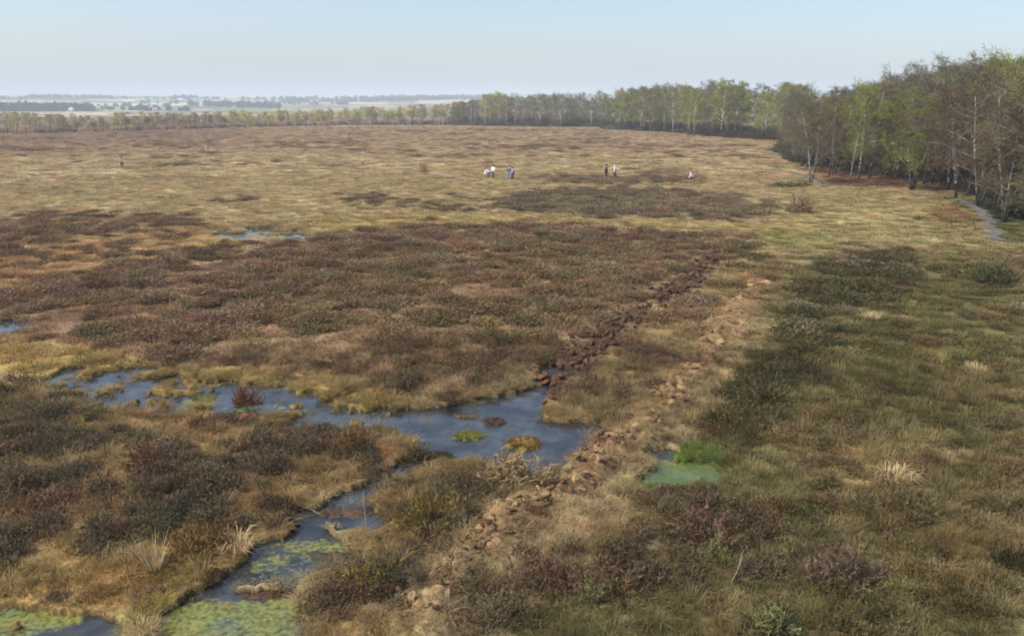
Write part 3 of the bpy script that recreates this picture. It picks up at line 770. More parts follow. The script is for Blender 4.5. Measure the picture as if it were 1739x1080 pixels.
# ------------------------------------------------------------------ turf and peat clods thrown up along the cut and the bank
M['peat_i'] = plant_mat('crumbling peat', 'INSTANCER', 5.0, 0.45, 1.5)
def clod(seed):
    bm = bmesh.new(); bmesh.ops.create_icosphere(bm, subdivisions=3, radius=1.0)
    V = np.array([v.co for v in bm.verts]); f = np.array([[v.index for v in q.verts] for q in bm.faces]); bm.free()
    d = 1 + 0.5 * perlin(V[:, 0] * 1.6 + seed * 7, V[:, 1] * 1.6 + V[:, 2] * 1.1) + 0.35 * perlin(V[:, 0] * 4 + seed, V[:, 2] * 4 + V[:, 1] * 3)
    V = V * d[:, None] * np.array([0.24, 0.15, 0.075])
    return bpy.data.objects.new('clod_shape', mesh_from('clod_shape', V, [f], [M['peat_i']]))
def clods():
    r = np.random.default_rng(31); P = []; S = []; T = []
    n = 26000; u = r.uniform(660, 1360, n); v = r.uniform(420, 1075, n)
    q = [at(a, b) for a, b in zip(u, v)]; x = np.array([p.x for p in q]); y = np.array([p.y for p in q])
    m = maps(x, y); z, ws = height(x, y, m)
    dens = np.hypot(x, y) / 60
    k = (r.uniform(0, 1, n) < np.maximum(m[:, 2] * 0.95, 0.55 * m[:, 3] * sstep(-0.42, 0.06, fbm(x, y, 2.2, 3, 25))) * np.clip(dens, 0.35, 1)) & (ws < 0.2)
    pe = (m[:, 2] > m[:, 3])[k]; nk = int(k.sum())
    cols = np.array([lin(c) for c in ((70, 54, 42), (80, 60, 45), (100, 70, 51), (88, 66, 50), (132, 108, 76), (104, 78, 54), (148, 124, 90), (90, 68, 50))])
    t = np.where(pe[:, None], cols[r.integers(0, 4, nk)], cols[r.integers(4, 8, nk)]) * r.uniform(0.7, 1.2, (nk, 1))
    s = np.where(pe, r.uniform(0.3, 0.95, nk) ** 1.2, r.uniform(0.2, 0.55, nk))
    scatter('peat_clods', [clod(i) for i in range(4)], np.c_[x, y, z + 0.03][k], r.normal(0, 0.5, (nk, 3)) + np.c_[np.zeros((nk, 2)), r.uniform(0, 6.28, nk)], np.c_[s, s, s], t, r.integers(0, 4, nk), 'dark and rusty peat clods strewn along the cut trench and its bank', 'peat')
    print('clods', nk)
clods()
# ------------------------------------------------------------------ single bushes, clumps and islets
def gz(x, y):
    x = np.array([x]); y = np.array([y]); m = maps(x, y)
    return float(height(x, y, m)[0][0])
def place(u, v, lo=-0.14):
    p = at(u, v); p.z = max(gz(p.x, p.y), lo); return p
HO = [b.mesh('heather_bush', [M['heath_o']]) for b in HP]
HOT = [heath_bush(150 + i, 0.36, 0.75, 260, 0.010, 6, 0.012, 3).mesh('tall_bush', [M['heath_o']]) for i in range(2)]
def bush(name, k, u, v, wpx, hpx, c, label, cat='bush', tall=False, group=None):
    p = place(u, v)
    s = math.hypot(p.y, H) / F
    me = (HOT if tall else HO)[k % (2 if tall else 5)]
    o = obj(name, me, None, p - Vector((0, 0, 0.02)))
    bw = 0.72 if tall else 0.85; bh = 0.72 if tall else 0.46
    o.scale = (wpx * s / bw, wpx * s / bw * random.uniform(0.85, 1.1), hpx * s / bh)
    o.rotation_euler = (0, 0, random.uniform(0, 6.28))
    o.color = (*(lin(c) * 1.6), 1)
    o.color = (o.color[0] * 1.04, o.color[1] * 0.97, o.color[2] * 0.8, 1)
    return tag(o, label, cat, group)
bush('reddish_shrub', 0, 415, 684, 46, 42, (104, 74, 58), 'reddish-brown shrub standing alone in the left hand pool', tall=True)
bush('heather_bush', 1, 338, 938, 105, 66, (96, 78, 50), 'big rounded brown-green heather bush just behind the pale rush tuft')
bush('heather_bush', 2, 1435, 985, 135, 82, (94, 80, 72), 'wide wispy grey-brown heather bush in the bottom right grass')
bush('heather_bush', 3, 1722, 972, 80, 62, (46, 46, 32), 'almost black bush at the lower right edge of the view')
bush('willow_sapling', 0, 1362, 364, 44, 36, (112, 96, 82), 'grey-brown leafless sapling bush left of the pale straw patch', tall=True)
bush('juniper_bush', 4, 1560, 376, 26, 10, (62, 74, 40), 'small low dark green cushion bush on the pale straw near the path')
bush('gorse_bush', 0, 1328, 319, 56, 17, (66, 72, 44), 'dark green low gorse bush just in front of the far path bend')
bush('gorse_bush', 2, 1368, 317, 26, 13, (78, 80, 46), 'smaller olive gorse bush right beside the bend of the path')
bush('heather_bush', 3, 1200, 915, 140, 78, (96, 76, 68), 'broad purple-brown heather bush below the bright green pool')
bush('dead_shrub', 1, 860, 826, 120, 66, (126, 112, 88), 'pale wispy shrub overhanging the near bank of the main pool', tall=True)
bush('dead_shrub', 0, 706, 782, 54, 42, (84, 76, 58), 'dark twiggy shrub on the left bank where the main pool narrows', tall=True)
bush('heather_bush', 0, 636, 1000, 110, 74, (112, 100, 58), 'olive twiggy bush on the bank right of the green scum')
bush('heather_bush', 4, 722, 905, 130, 90, (104, 92, 56), 'large olive bush between the pool and the bare peat bank')
bush('heather_bush', 2, 34, 655, 70, 28, (84, 64, 56), 'dark heather bush at the left edge above the first pool strip')
bush('heather_bush', 1, 340, 732, 40, 30, (84, 64, 52), 'small dark heather clump at the near edge of the left pool')
bush('heather_bush', 4, 1690, 482, 104, 42, (62, 64, 42), 'wide dark green bush at the right edge, nearest the wood')
bush('heather_bush', 3, 1592, 460, 44, 20, (70, 68, 48), 'small dark bush left of the wide bush by the wood')
bush('willow_sapling', 1, 716, 294, 22, 26, (156, 142, 112), 'faint leafless sapling standing beside the far boardwalk', tall=True)
bush('heather_bush', 0, 1452, 738, 96, 40, (84, 72, 60), 'dark heather clump alone in the olive grass on the right')
bush('heather_bush', 2, 1532, 868, 120, 50, (94, 84, 62), 'brown heather clump under a pale arch of grass, lower right')
bush('heather_bush', 1, 1242, 742, 76, 66, (84, 78, 52), 'dark olive bush above the bright green moss pool')
bush('heather_bush', 4, 1292, 690, 110, 66, (76, 72, 52), 'tall dark olive bush in the diagonal heather band on the right')
bush('heather_bush', 3, 1480, 500, 80, 44, (80, 76, 52), 'olive heather bush at the upper end of the diagonal band')
bush('heather_bush', 0, 1050, 1010, 130, 70, (88, 74, 56), 'dark brown bush right of the peat bank near the bottom edge')
bush('heather_bush', 1, 920, 1000, 110, 60, (100, 76, 62), 'reddish-brown bush on the right shoulder of the peat bank')
bush('heather_bush', 2, 250, 800, 90, 50, (92, 72, 58), 'dark heather bush in the middle of the near left heather')
bush('heather_bush', 3, 90, 870, 110, 60, (94, 72, 64), 'large dark heather bush at far left, above the dead grass')
bush('heather_bush', 4, 600, 770, 90, 50, (110, 82, 58), 'rust-brown bush on the bank left of the pool narrows')
bush('heather_bush', 1, 700, 665, 76, 34, (84, 70, 58), 'dark low bush on the far bank left of the main pool')
# bush with fresh green shoots
p = place(1312, 1085); s = math.hypot(p.y, H) / F
root = tag(empty('bush', p), 'dark bush with bright green new shoots at the bottom right', 'bush')
b = obj('twigs', HO[0], root); b.scale = (120 * s / 0.85, 120 * s / 0.85, 62 * s / 0.46); b.color = (*lin((66, 64, 44)), 1)
b = obj('green_shoots', heath_bush(171, 0.34, 0.4, 130, 0.008, 7, 0.014, 2).mesh('green_shoots', [M['heath_o']]), root, (-0.05, -0.1, 0.18)); b.scale = (1.5, 1.5, 1.4); b.color = (*lin((138, 134, 86)), 1); b['label'] = 'bright green new shoots'
p = place(1010, 1030); o = obj('leafy_sapling', heath_bush(172, 0.3, 0.5, 120, 0.008, 7, 0.016, 2).mesh('leafy_sapling', [M['heath_o']]), None, p); o.color = (*lin((134, 130, 86)), 1); o.scale = (1.3, 1.3, 1.4)
tag(o, 'small fresh green sapling among dark heather near the bottom edge', 'sapling')
p = place(1210, 925); o = obj('leafy_sapling', heath_bush(173, 0.3, 0.5, 120, 0.008, 7, 0.016, 2).mesh('leafy_sapling', [M['heath_o']]), None, p - Vector((0, 0.5, 0))); o.color = (*lin((134, 130, 86)), 1); o.scale = (1.2, 1.2, 1.3)
tag(o, 'small green-leaved sapling in front of the purple heather bush', 'sapling')

# the pale rush tuft
r = np.random.default_rng(8); mb = MB()
for _ in range(70):
    a = r.uniform(0, 6.283); t = r.uniform(0.05, 0.75); L = r.uniform(0.55, 0.95)
    d = np.array([math.cos(a) * t, math.sin(a) * t, 1.0]); d = nrm(d); p0 = np.array([math.cos(a), math.sin(a), 0]) * r.uniform(0, 0.1)
    p2 = p0 + d * L; p1 = p0 + d * L * 0.55 + np.array([0, 0, 0.02])
    mb.blade(p0 - [0, 0, 0.05], p1, p2 - [0, 0, 0.05 * t], 0.016, nrm(np.cross(d, r.normal(0, 1, 3))))
p = place(264, 975); root = tag(empty('rush_tuft', p), 'pale straw-coloured rush tuft with stiff fanned blades, lower left', 'rush')
root.scale = (1.15, 1.15, 1.05)
o = obj('blades', mb.mesh('blades', [M['heath_o']]), root); o.color = (*lin((196, 172, 132)), 1)
o = obj('root_clump', tuft(9, 0.3, 0.16, 120, 0.012, 0.8).mesh('root_clump', [M['heath_o']]), root); o.color = (*lin((160, 124, 84)), 1)
def straw_tuft(u, v, sc, label):
    p = place(u, v); o = obj('grass_tussock', tuft(int(u), 0.3, 0.34, 160, 0.012, 0.9).mesh('grass_tussock', [M['heath_o']]), None, p)
    o.scale = (sc, sc, sc); o.color = (*lin((190, 166, 122)), 1); tag(o, label, 'grass tuft')
straw_tuft(1478, 545, 1.5, 'pale straw tussock spreading like a star right of the dark heather band')
straw_tuft(1655, 632, 1.3, 'pale straw tussock far right in the olive grass')
straw_tuft(1520, 822, 1.6, 'pale bleached tussock arching over brown heather, lower right')
straw_tuft(400, 935, 1.4, 'orange-tinged straw tussock right of the rush tuft')

# islets lying in the pools
def islet(name, u, v, rx, ry, c, tuftc, label, cat, hgt=0.09, nt_=40, part='grass_tufts'):
    p = at(u, v, WATER_Z); s = math.hypot(p.y, H) / F
    a, bb = rx * s, ry * s * math.hypot(p.y, H) / H
    root = tag(empty(name, p), label, cat)
    n, k = 40, 9; V = []; q = []
    for j in range(k):
        for i in range(n):
            f = 2 * math.pi * i / n; e = j / (k - 1)
            w_ = 0.95 + 0.45 * perlin(np.array([1.6 * math.cos(f) + u]), np.array([1.6 * math.sin(f) + v]))[0] + 0.5 * perlin(np.array([5.0 * math.cos(f) + u]), np.array([5.0 * math.sin(f) + v]))[0]
            xx_, yy_ = math.cos(f) * a * w_ * e, math.sin(f) * bb * w_ * e
            V.append((xx_, yy_, hgt * (1 - e ** 2.2) * (1 + 0.8 * perlin(np.array([xx_ * 6 + u]), np.array([yy_ * 6]))[0]) - 0.025 * (e > 0.95)))
    for j in range(k - 1):
        for i in range(n): q.append((j * n + i, j * n + (i + 1) % n, (j + 1) * n + (i + 1) % n, (j + 1) * n + i))
    obj('mat', mesh_from('mat', np.array(V), [np.array(q)[:, ::-1]], [flat_mat('islet ' + label[:12], c, 0.9, 0.4, 9)], True), root)
    if nt_:
        mb = MB(); r = np.random.default_rng(int(u))
        for _ in range(nt_ * 30):
            f = r.uniform(0, 6.283); e = math.sqrt(r.uniform()) * 0.85
            p0 = np.array([math.cos(f) * a * e, math.sin(f) * bb * e, hgt * 0.4]); d = nrm(np.array([r.normal(0, 0.5), r.normal(0, 0.5), 1])); L = r.uniform(0.05, 0.14)
            mb.blade(p0, p0 + d * L * 0.6, p0 + d * L + r.normal(0, 0.02, 3), 0.012, nrm(np.cross(d, r.normal(0, 1, 3))))
        o = obj(part, mb.mesh(part, [M['heath_o']]), root); o.color = (*lin(tuftc), 1)
islet('moss_islet', 796, 741, 29, 8, (92, 94, 44), (128, 122, 62), 'bright yellow-green moss islet in the middle of the main pool', 'islet', 0.08, 20)
islet('sedge_islet', 890, 755, 34, 10, (122, 98, 52), (136, 108, 62), 'brown sedge islet right of the bright moss islet in the main pool', 'islet', 0.14, 60)
islet('peat_islet', 838, 717, 20, 7, (70, 56, 50), (96, 76, 64), 'small dark peat lump beyond the moss islet in the main pool', 'islet', 0.1, 10)
islet('peat_islet', 793, 707, 22, 3, (112, 90, 62), (120, 96, 66), 'thin brown mud streak near the far bank of the main pool', 'islet', 0.05, 6)
islet('peat_slab', 560, 944, 40, 9, (66, 60, 48), (70, 66, 50), 'dark flat slab of peat floating in the scummy lower pool', 'peat slab', 0.06, 0)
islet('peat_slab', 470, 1010, 60, 8, (84, 62, 48), (84, 62, 48), 'long reddish-brown peat slab across the green scum', 'peat slab', 0.06, 6)
islet('peat_slab', 585, 872, 50, 8, (92, 72, 60), (92, 72, 60), 'brown mud bar with a dead twig between two small pools', 'peat slab', 0.06, 6)
islet('grass_islet', 735, 778, 40, 7, (62, 58, 40), (82, 76, 54), 'dark grassy hump at the mouth of the narrow ditch', 'islet', 0.13, 70)
islet('grass_islet', 425, 714, 36, 8, (126, 82, 50), (136, 92, 58), 'rusty grass hump at the near edge of the left pool', 'islet', 0.16, 60)
islet('moss_islet', 345, 678, 24, 6, (96, 98, 50), (126, 122, 70), 'green moss mat floating at the left end of the left pool', 'islet', 0.05, 12)
# loose dead sticks
def stick(u, v, L, ang_, tilt, label, c=(150, 134, 114)):
    p = place(u, v); mb = MB(); r = np.random.default_rng(int(u + v))
    d = np.array([math.cos(ang_) * math.cos(tilt), math.sin(ang_) * math.cos(tilt), math.sin(tilt)])
    pts = [d * L * t + r.normal(0, 0.03, 3) * L * (t > 0) for t in np.linspace(0, 1, 5)]
    mb.tube(pts, [0.016, 0.015, 0.013, 0.01, 0.006], 5)
    mb.tube([pts[2], pts[2] + nrm(d + r.normal(0, 0.5, 3)) * L * 0.35], [0.01, 0.004], 4)
    o = obj('dead_branch', mb.mesh('dead_branch', [M['heath_o']]), None, p + Vector((0, 0, 0.03))); o.color = (*lin(c), 1)
    tag(o, label, 'branch')
stick(622, 888, 0.75, 1.9, 0.9, 'bare pale stick leaning out of the ditch bank left of the olive bush')
stick(548, 868, 0.7, 2.8, 0.12, 'thin dead twig lying on the brown mud bar')
stick(1240, 1000, 0.8, 0.9, 0.7, 'pale forked stick rising from heather near the bottom edge')
stick(1400, 688, 0.5, 0.5, 0.1, 'short white stick lying in the grass right of the dark bushes')
stick(1680, 745, 0.7, 2.3, 0.3, 'thin pale stick in the shaded grass at far right')
p = place(1600, 316); mb = MB(); mb.tube([(0, 0, 0), (-1.3, 0.1, 1.5), (-2.6, 0.1, 2.7), (-3.6, 0.2, 3.9), (-4.1, 0.2, 4.9)], [0.09, 0.08, 0.07, 0.05, 0.02], 6); mb.tube([(-2.6, 0.1, 2.7), (-3.3, 0.3, 3.1), (-4.0, 0.2, 3.2)], [0.04, 0.03, 0.01], 5)
tag(obj('fallen_branch', mb.mesh('fallen_branch', [M['bark']], True), None, p), 'bare white stem leaning left in front of the dark right wood', 'branch')
stick(385, 865, 0.5, 1.2, 0.7, 'small pale stick upright in the near left heather')

# ------------------------------------------------------------------ birch trees
def birch(seed, h, spread, r0=0.13, stems=1, lean=0.06, base=0.3, limbs=14, subs=5, twigs=9, tl=0.7, tw=0.026, leaf=0.0, up=0.75, bush=False):
    r = np.random.default_rng(seed); tr = MB(); cr = MB()
    for s in range(stems):
        la = r.uniform(0, 6.283); ln = lean * (1 if stems == 1 else 2.2) * r.uniform(0.6, 1.3); hh = h * (1 if s == 0 else r.uniform(0.75, 0.95))
        lx, ly = math.cos(la) * ln, math.sin(la) * ln
        n = 9; pts = []; w1, w2 = r.uniform(0, 6.28, 2)
        for i in range(n):
            t = i / (n - 1)
            pts.append(np.array([lx * hh * t ** 1.2 + 0.02 * hh * math.sin(5 * t + w1) * t, ly * hh * t ** 1.2 + 0.02 * hh * math.sin(4.3 * t + w2) * t, hh * t * 0.97 - 0.1]))
        if stems > 1:
            for p in pts: p[:2] += np.array([math.cos(la), math.sin(la)]) * 0.15
        rs = r0 * (1 if s == 0 else 0.8)
        tr.tube(pts, [rs * (1.25 - 0.25 * min(1, i * 2)) * (1 - 0.86 * (i / (n - 1))) + 0.008 for i in range(n)], 7)
        for L_ in range(limbs if stems == 1 else max(7, int(limbs * 0.65))):
            t = base + (0.97 - base) * ((L_ + r.uniform(0, 1)) / limbs if stems == 1 else r.uniform(0, 1))
            k = min(n - 2, int(t * (n - 1))); fr_ = t * (n - 1) - k
            p0 = pts[k] * (1 - fr_) + pts[k + 1] * fr_
            a = L_ * 2.4 + r.uniform(-0.5, 0.5); tt = (t - base) / (1 - base)
            ln_ = spread * (0.42 + 0.62 * math.sin(math.pi * min(1, 0.22 + 0.72 * tt))) * r.uniform(0.65, 1.15)
            upv = up * r.uniform(0.6, 1.3)
            d = nrm(np.array([math.cos(a), math.sin(a), upv])); lp = [p0]
            for j in range(4):
                d = nrm(d + np.array([0, 0, 0.10 - 0.12 * j]) + r.normal(0, 0.13, 3)); lp.append(lp[-1] + d * ln_ / 4)
            rl = rs * (1 - 0.85 * t) * 0.5 + 0.006
            tr.tube(lp, [rl, rl * 0.8, rl * 0.6, rl * 0.4, 0.006], 4, False)
            for q in range(subs):
                e = r.uniform(0.25, 1.0) * 3.999; j = int(e); b0 = lp[j] + (lp[j + 1] - lp[j]) * (e - j)
                sd = nrm(d * 0.6 + r.normal(0, 0.8, 3) + np.array([0, 0, 0.25])); sl_ = ln_ * r.uniform(0.25, 0.5)
                b1 = b0 + sd * sl_ * 0.5; b2 = b1 + nrm(sd + np.array([0, 0, -0.35])) * sl_ * 0.5
                cr.blade(b0, b1, b2, 0.035, nrm(np.cross(sd, r.normal(0, 1, 3))))
                for g in range(twigs):
                    f_ = r.uniform(0.15, 1.0); q0 = b0 + (b1 - b0) * f_ * 2 if f_ < 0.5 else b1 + (b2 - b1) * (f_ * 2 - 1)
                    td = nrm(sd * 0.5 + r.normal(0, 0.6, 3) + np.array([0, 0, -0.15])); l2 = tl * r.uniform(0.5, 1.2)
                    q1 = q0 + td * l2 * 0.5; q2 = q1 + nrm(td + np.array([0, 0, -0.7])) * l2 * 0.5
                    side = nrm(np.cross(td, r.normal(0, 1, 3)))
                    cr.blade(q0, q1, q2, tw, side)
                    for _ in range(2):
                        o_ = q0 + (q2 - q0) * r.uniform(0.2, 1.0); v1 = r.normal(0, 1, 3); v1 = nrm(v1) * (tw * 1.1 + leaf * 0.5); v2 = nrm(r.normal(0, 1, 3)) * (tw * 4 + leaf)
                        cr.tri(o_ - v1, o_ + v1, o_ + v2)
    return tr.mesh('trunk', [M['bark']], True), cr.mesh('crown', [M['crown_o']])

NEARB = [birch(400 + i, 12.5, 3.4 + 0.35 * (i % 3), 0.115, (1, 2, 1, 3, 1, 2)[i], (0.05, 0.08, 0.1, 0.09, 0.03, 0.11)[i], 0.2 + 0.04 * (i % 3), 24, 9, 15, 0.75, 0.026, (0.0, 0.02, 0.0, 0.01, 0.03, 0.0)[i]) for i in range(6)]
MIDB = [birch(420 + i, 13.0, 3.1 + 0.3 * (i % 3), 0.14, (1, 1, 2, 1, 1)[i], 0.04, 0.2, 22, 6, 9, 1.0, 0.05, (0.0, 0.04, 0.0, 0.03, 0.0)[i]) for i in range(5)]
FARB = [birch(440 + i, 8.5, 1.9 + 0.2 * (i % 3), 0.19, (1, 1, 1, 2, 1)[i], (0.03, 0.05, 0.07, 0.04, 0.02)[i], 0.38, 16, 6, 8, 0.8, 0.05, (0.0, 0.06, 0.0, 0.04, 0.0)[i]) for i in range(5)]
BROWN, YEL, OLI, GREY, RED = (110, 97, 80), (138, 132, 82), (116, 110, 76), (116, 109, 97), (110, 91, 78)
def tree(name, kit, k, p, h, h0, cc, label, group=None, wide=1.0, rz=None, tc=1.0):
    root = tag(empty(name, p, random.uniform(0, 6.28) if rz is None else rz), label, 'tree', group)
    s = h / h0
    root.scale = (s * wide, s * wide, s)
    tr, cr = kit[k % len(kit)]
    t = obj('trunk', tr, root); c = obj('crown', cr, root)
    t.color = (tc, tc, tc, 1)
    j = random.uniform(0.85, 1.15)
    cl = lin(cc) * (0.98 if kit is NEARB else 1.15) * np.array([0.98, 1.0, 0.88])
    c.color = (cl[0] * j, cl[1] * j * random.uniform(0.96, 1.04), cl[2] * j, 1)
    return root
def hpx(p, v_top):
    """height of a tree standing at p whose top is seen at photo row v_top"""
    b = (v_top - 540) / F; t = p.y / (CA - b * SA)
    return H + t * (-SA - b * CA) - p.z

# trees of the near wood with looks of their own: base u, base v, top v, shape, colour, label
HERO = ((1378, 312, 182, 1, BROWN, 1.15, 'leafless grey-brown birch with two pale stems standing forward beside the path bend'),
        (1458, 308, 146, 4, (138, 138, 62), 0.95, 'birch with a bright white trunk and yellow-green crown right of the path bend'),
        (1442, 316, 190, 2, OLI, 0.8, 'shorter olive birch with a dark lower trunk close to the white-trunked birch'),
        (1548, 324, 128, 3, (122, 120, 64), 1.15, 'big many-stemmed birch clump with dark lower stems and olive-yellow crown'),
        (1572, 312, 112, 0, OLI, 1.0, 'tall olive birch rising behind the many-stemmed clump'),
        (1520, 300, 118, 2, GREY, 0.9, 'thin grey-topped birch showing above the olive crowns, left of the tallest trees'),
        (1625, 338, 150, 5, RED, 1.25, 'broad reddish-brown bare birch above the start of the grey path'),
        (1662, 352, 138, 1, RED, 1.2, 'wide rusty birch with twisting pale limbs behind the grey path'),
        (1618, 312, 98, 0, GREY, 1.1, 'very tall thin-crowned grey birch, second tallest against the sky'),
        (1690, 320, 96, 4, (140, 140, 70), 1.15, 'tallest yellow-green birch against the sky near the right edge'),
        (1704, 378, 150, 3, BROWN, 1.1, 'dark leaning three-stemmed birch right of the grey path'),
        (1748, 388, 104, 2, GREY, 1.1, 'tall pale-limbed birch half cut off by the right edge'),
        (1770, 420, 190, 5, BROWN, 1.2, 'dark bare birch at the very right edge, its twigs hanging into view'),
        (1408, 300, 168, 0, RED, 0.9, 'reddish leafless birch just behind the forward grey-brown birch'))
for (u, v, vt, k, c, wd, lb) in HERO:
    p = at(u, v); tree('birch_tree', NEARB, k, p, hpx(p, vt), 12.5, c, lb, None, wd, None, 0.85 if 'white' in lb or 'pale' in lb else 0.55)

# the rest of the near wood, row behind row
FRONT = [(1340, 276), (1380, 296), (1430, 306), (1490, 309), (1550, 318), (1620, 330), (1680, 358), (1760, 392), (1860, 430)]
SKYL = np.array([(1300, 168), (1345, 160), (1380, 176), (1420, 148), (1470, 140), (1510, 125), (1560, 118), (1590, 118), (1630, 108), (1690, 104), (1740, 104), (1860, 98)])
def along(P, n, jit, depth, seed):
    r = np.random.default_rng(seed); W_ = [at(*q) for q in P]
    L_ = [0]
    for a, b in zip(W_[:-1], W_[1:]): L_.append(L_[-1] + (b - a).length)
    out = []
    for i in range(n):
        s = (i + 0.5 + r.uniform(-jit, jit)) / n * L_[-1]
        k = min(len(W_) - 2, max(0, int(np.searchsorted(L_, s)) - 1))
        p = W_[k].lerp(W_[k + 1], (s - L_[k]) / (L_[k + 1] - L_[k]))
        d = p.normalized(); dd = depth[0] + (depth[1] - depth[0]) * r.uniform()
        out.append(Vector((p.x + d.x * dd, p.y + d.y * dd, -0.05)))
    return out
def zone_label(u, words):
    for lim, t in words:
        if u < lim: return t
    return words[-1][1]
cnt = 0
for row, (n, dep) in enumerate(((16, (1, 5)), (18, (6, 13)), (20, (14, 26)), (20, (27, 45)))):
    for p in along(FRONT, n, 0.4, dep, 500 + row):
        u, v = to_uv(np.array([p.x]), np.array([p.y])); u, v = float(u[0]), float(v[0])
        vt = np.interp(u, SKYL[:, 0], SKYL[:, 1]) + random.uniform(4, 34) - (6 if row == 3 else 0)
        h = min(max(hpx(p, vt), 7.0), 16.5)
        k = random.randrange(6)
        cname, c = random.choice((('bare brown', BROWN), ('olive', OLI), ('reddish', RED), ('yellow-green', (132, 126, 72)), ('bare grey', GREY)))
        rowt = ('front row of the right wood', 'second row of the right wood', 'deep inside the right wood', 'far back of the right wood')[row]
        where = zone_label(u, ((1420, 'near the path bend'), (1540, 'behind the white-trunked birch'), (1650, 'above the start of the grey path'), (9999, 'towards the right edge')))
        lb = f'{cname}-crowned birch {rowt}, {where}'
        tree('birch_tree', NEARB, k, p, h, 12.5, c, lb, lb, random.uniform(0.85, 1.2), None, 0.4 if row else random.uniform(0.4, 0.75)); cnt += 1

# the middle wood
MFRONT = [(1026, 221), (1060, 222), (1100, 225), (1150, 228), (1200, 231), (1260, 236), (1330, 240), (1365, 250)]
MSKY = np.array([(1020, 160), (1045, 150), (1090, 144), (1150, 138), (1185, 146), (1215, 136), (1260, 138), (1300, 143), (1350, 140), (1372, 160), (1420, 162)])
MH = ((1168, 231, 146, 1, YEL, 'birch with twin white trunks and yellow-green crown at the front of the middle wood'),
      (1178, 232, 150, 1, (140, 142, 70), 'yellow-green birch beside the twin white trunks in the middle wood'),
      (1210, 230, 137, 4, GREY, 'tall grey birch with one long white trunk in the middle wood'),
      (1235, 231, 138, 3, YEL, 'yellow-green birch right of the long white trunk in the middle wood'),
      (1330, 238, 142, 3, (138, 142, 62), 'bright green birch at the right end of the middle wood'),
      (1050, 221, 152, 0, OLI, 'olive birch at the left corner of the middle wood'),
      (1105, 224, 148, 2, BROWN, 'rounded brown birch in the left half of the middle wood'))
for (u, v, vt, k, c, lb) in MH:
    p = at(u, v); tree('birch_tree', MIDB, k, p, hpx(p, vt), 13.0, c, lb, None, 1.05, None, 1.1)
for row, (n, dep) in enumerate(((15, (0, 8)), (16, (10, 24)), (15, (26, 50)))):
    for p in along(MFRONT, n, 0.4, dep, 520 + row):
        u = float(to_uv(np.array([p.x]), np.array([p.y]))[0][0])
        vt = np.interp(u, MSKY[:, 0], MSKY[:, 1]) + random.uniform(0, 16)
        cname, c = random.choice((('brown', BROWN), ('olive', OLI), ('yellow-green', YEL), ('olive', OLI), ('grey', GREY)))
        rowt = ('front row of the middle wood', 'second row of the middle wood', 'back of the middle wood')[row]
        c = (c[0] * 1.05, c[1] * 1.08, c[2] * 0.88)
        lb = f'{cname}-crowned birch in the {rowt}, ' + zone_label(u, ((1130, 'left of the twin white trunks'), (1240, 'around the twin white trunks'), (9999, 'towards its right end')))
        tree('birch_tree', MIDB, random.randrange(5), p, max(6, hpx(p, vt)), 13.0, c, lb, lb, random.uniform(0.95, 1.25), None, random.choice((0.7, 1.5)))

# the wood between the far line and the middle wood
CF = [(770, 213.5), (830, 215), (900, 216), (1030, 217)]
CSKY = np.array([(700, 176), (790, 170), (840, 157), (880, 162), (920, 158), (990, 159), (1010, 166), (1025, 150), (1050, 150)])
for row, (n, dep) in enumerate(((18, (0, 12)), (18, (14, 40)))):
    for p in along(CF, n, 0.4, dep, 540 + row):
        u = float(to_uv(np.array([p.x]), np.array([p.y]))[0][0])
        vt = np.interp(u, CSKY[:, 0], CSKY[:, 1]) + random.uniform(0, 10)
        cname, c = random.choice((('olive', OLI), ('brown', BROWN), ('yellow', YEL) if u < 880 else ('olive', OLI), ('grey', GREY)))
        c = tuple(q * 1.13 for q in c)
        lb = f'{cname} birch in the ' + ('front' if row == 0 else 'rear') + ' of the far central wood, ' + zone_label(u, ((860, 'beside the pale yellow crown'), (950, 'at its middle'), (9999, 'at its right end')))
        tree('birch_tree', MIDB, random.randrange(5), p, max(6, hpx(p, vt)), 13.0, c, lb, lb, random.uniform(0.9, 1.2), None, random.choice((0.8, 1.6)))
p = at(845, 213.6); p *= 1.06; p.z = -0.05
tree('birch_tree', MIDB, 1, p, hpx(p, 155), 13.0, (184, 180, 104), 'pale yellow-crowned birch, tallest of the far central wood', None, 1.3)

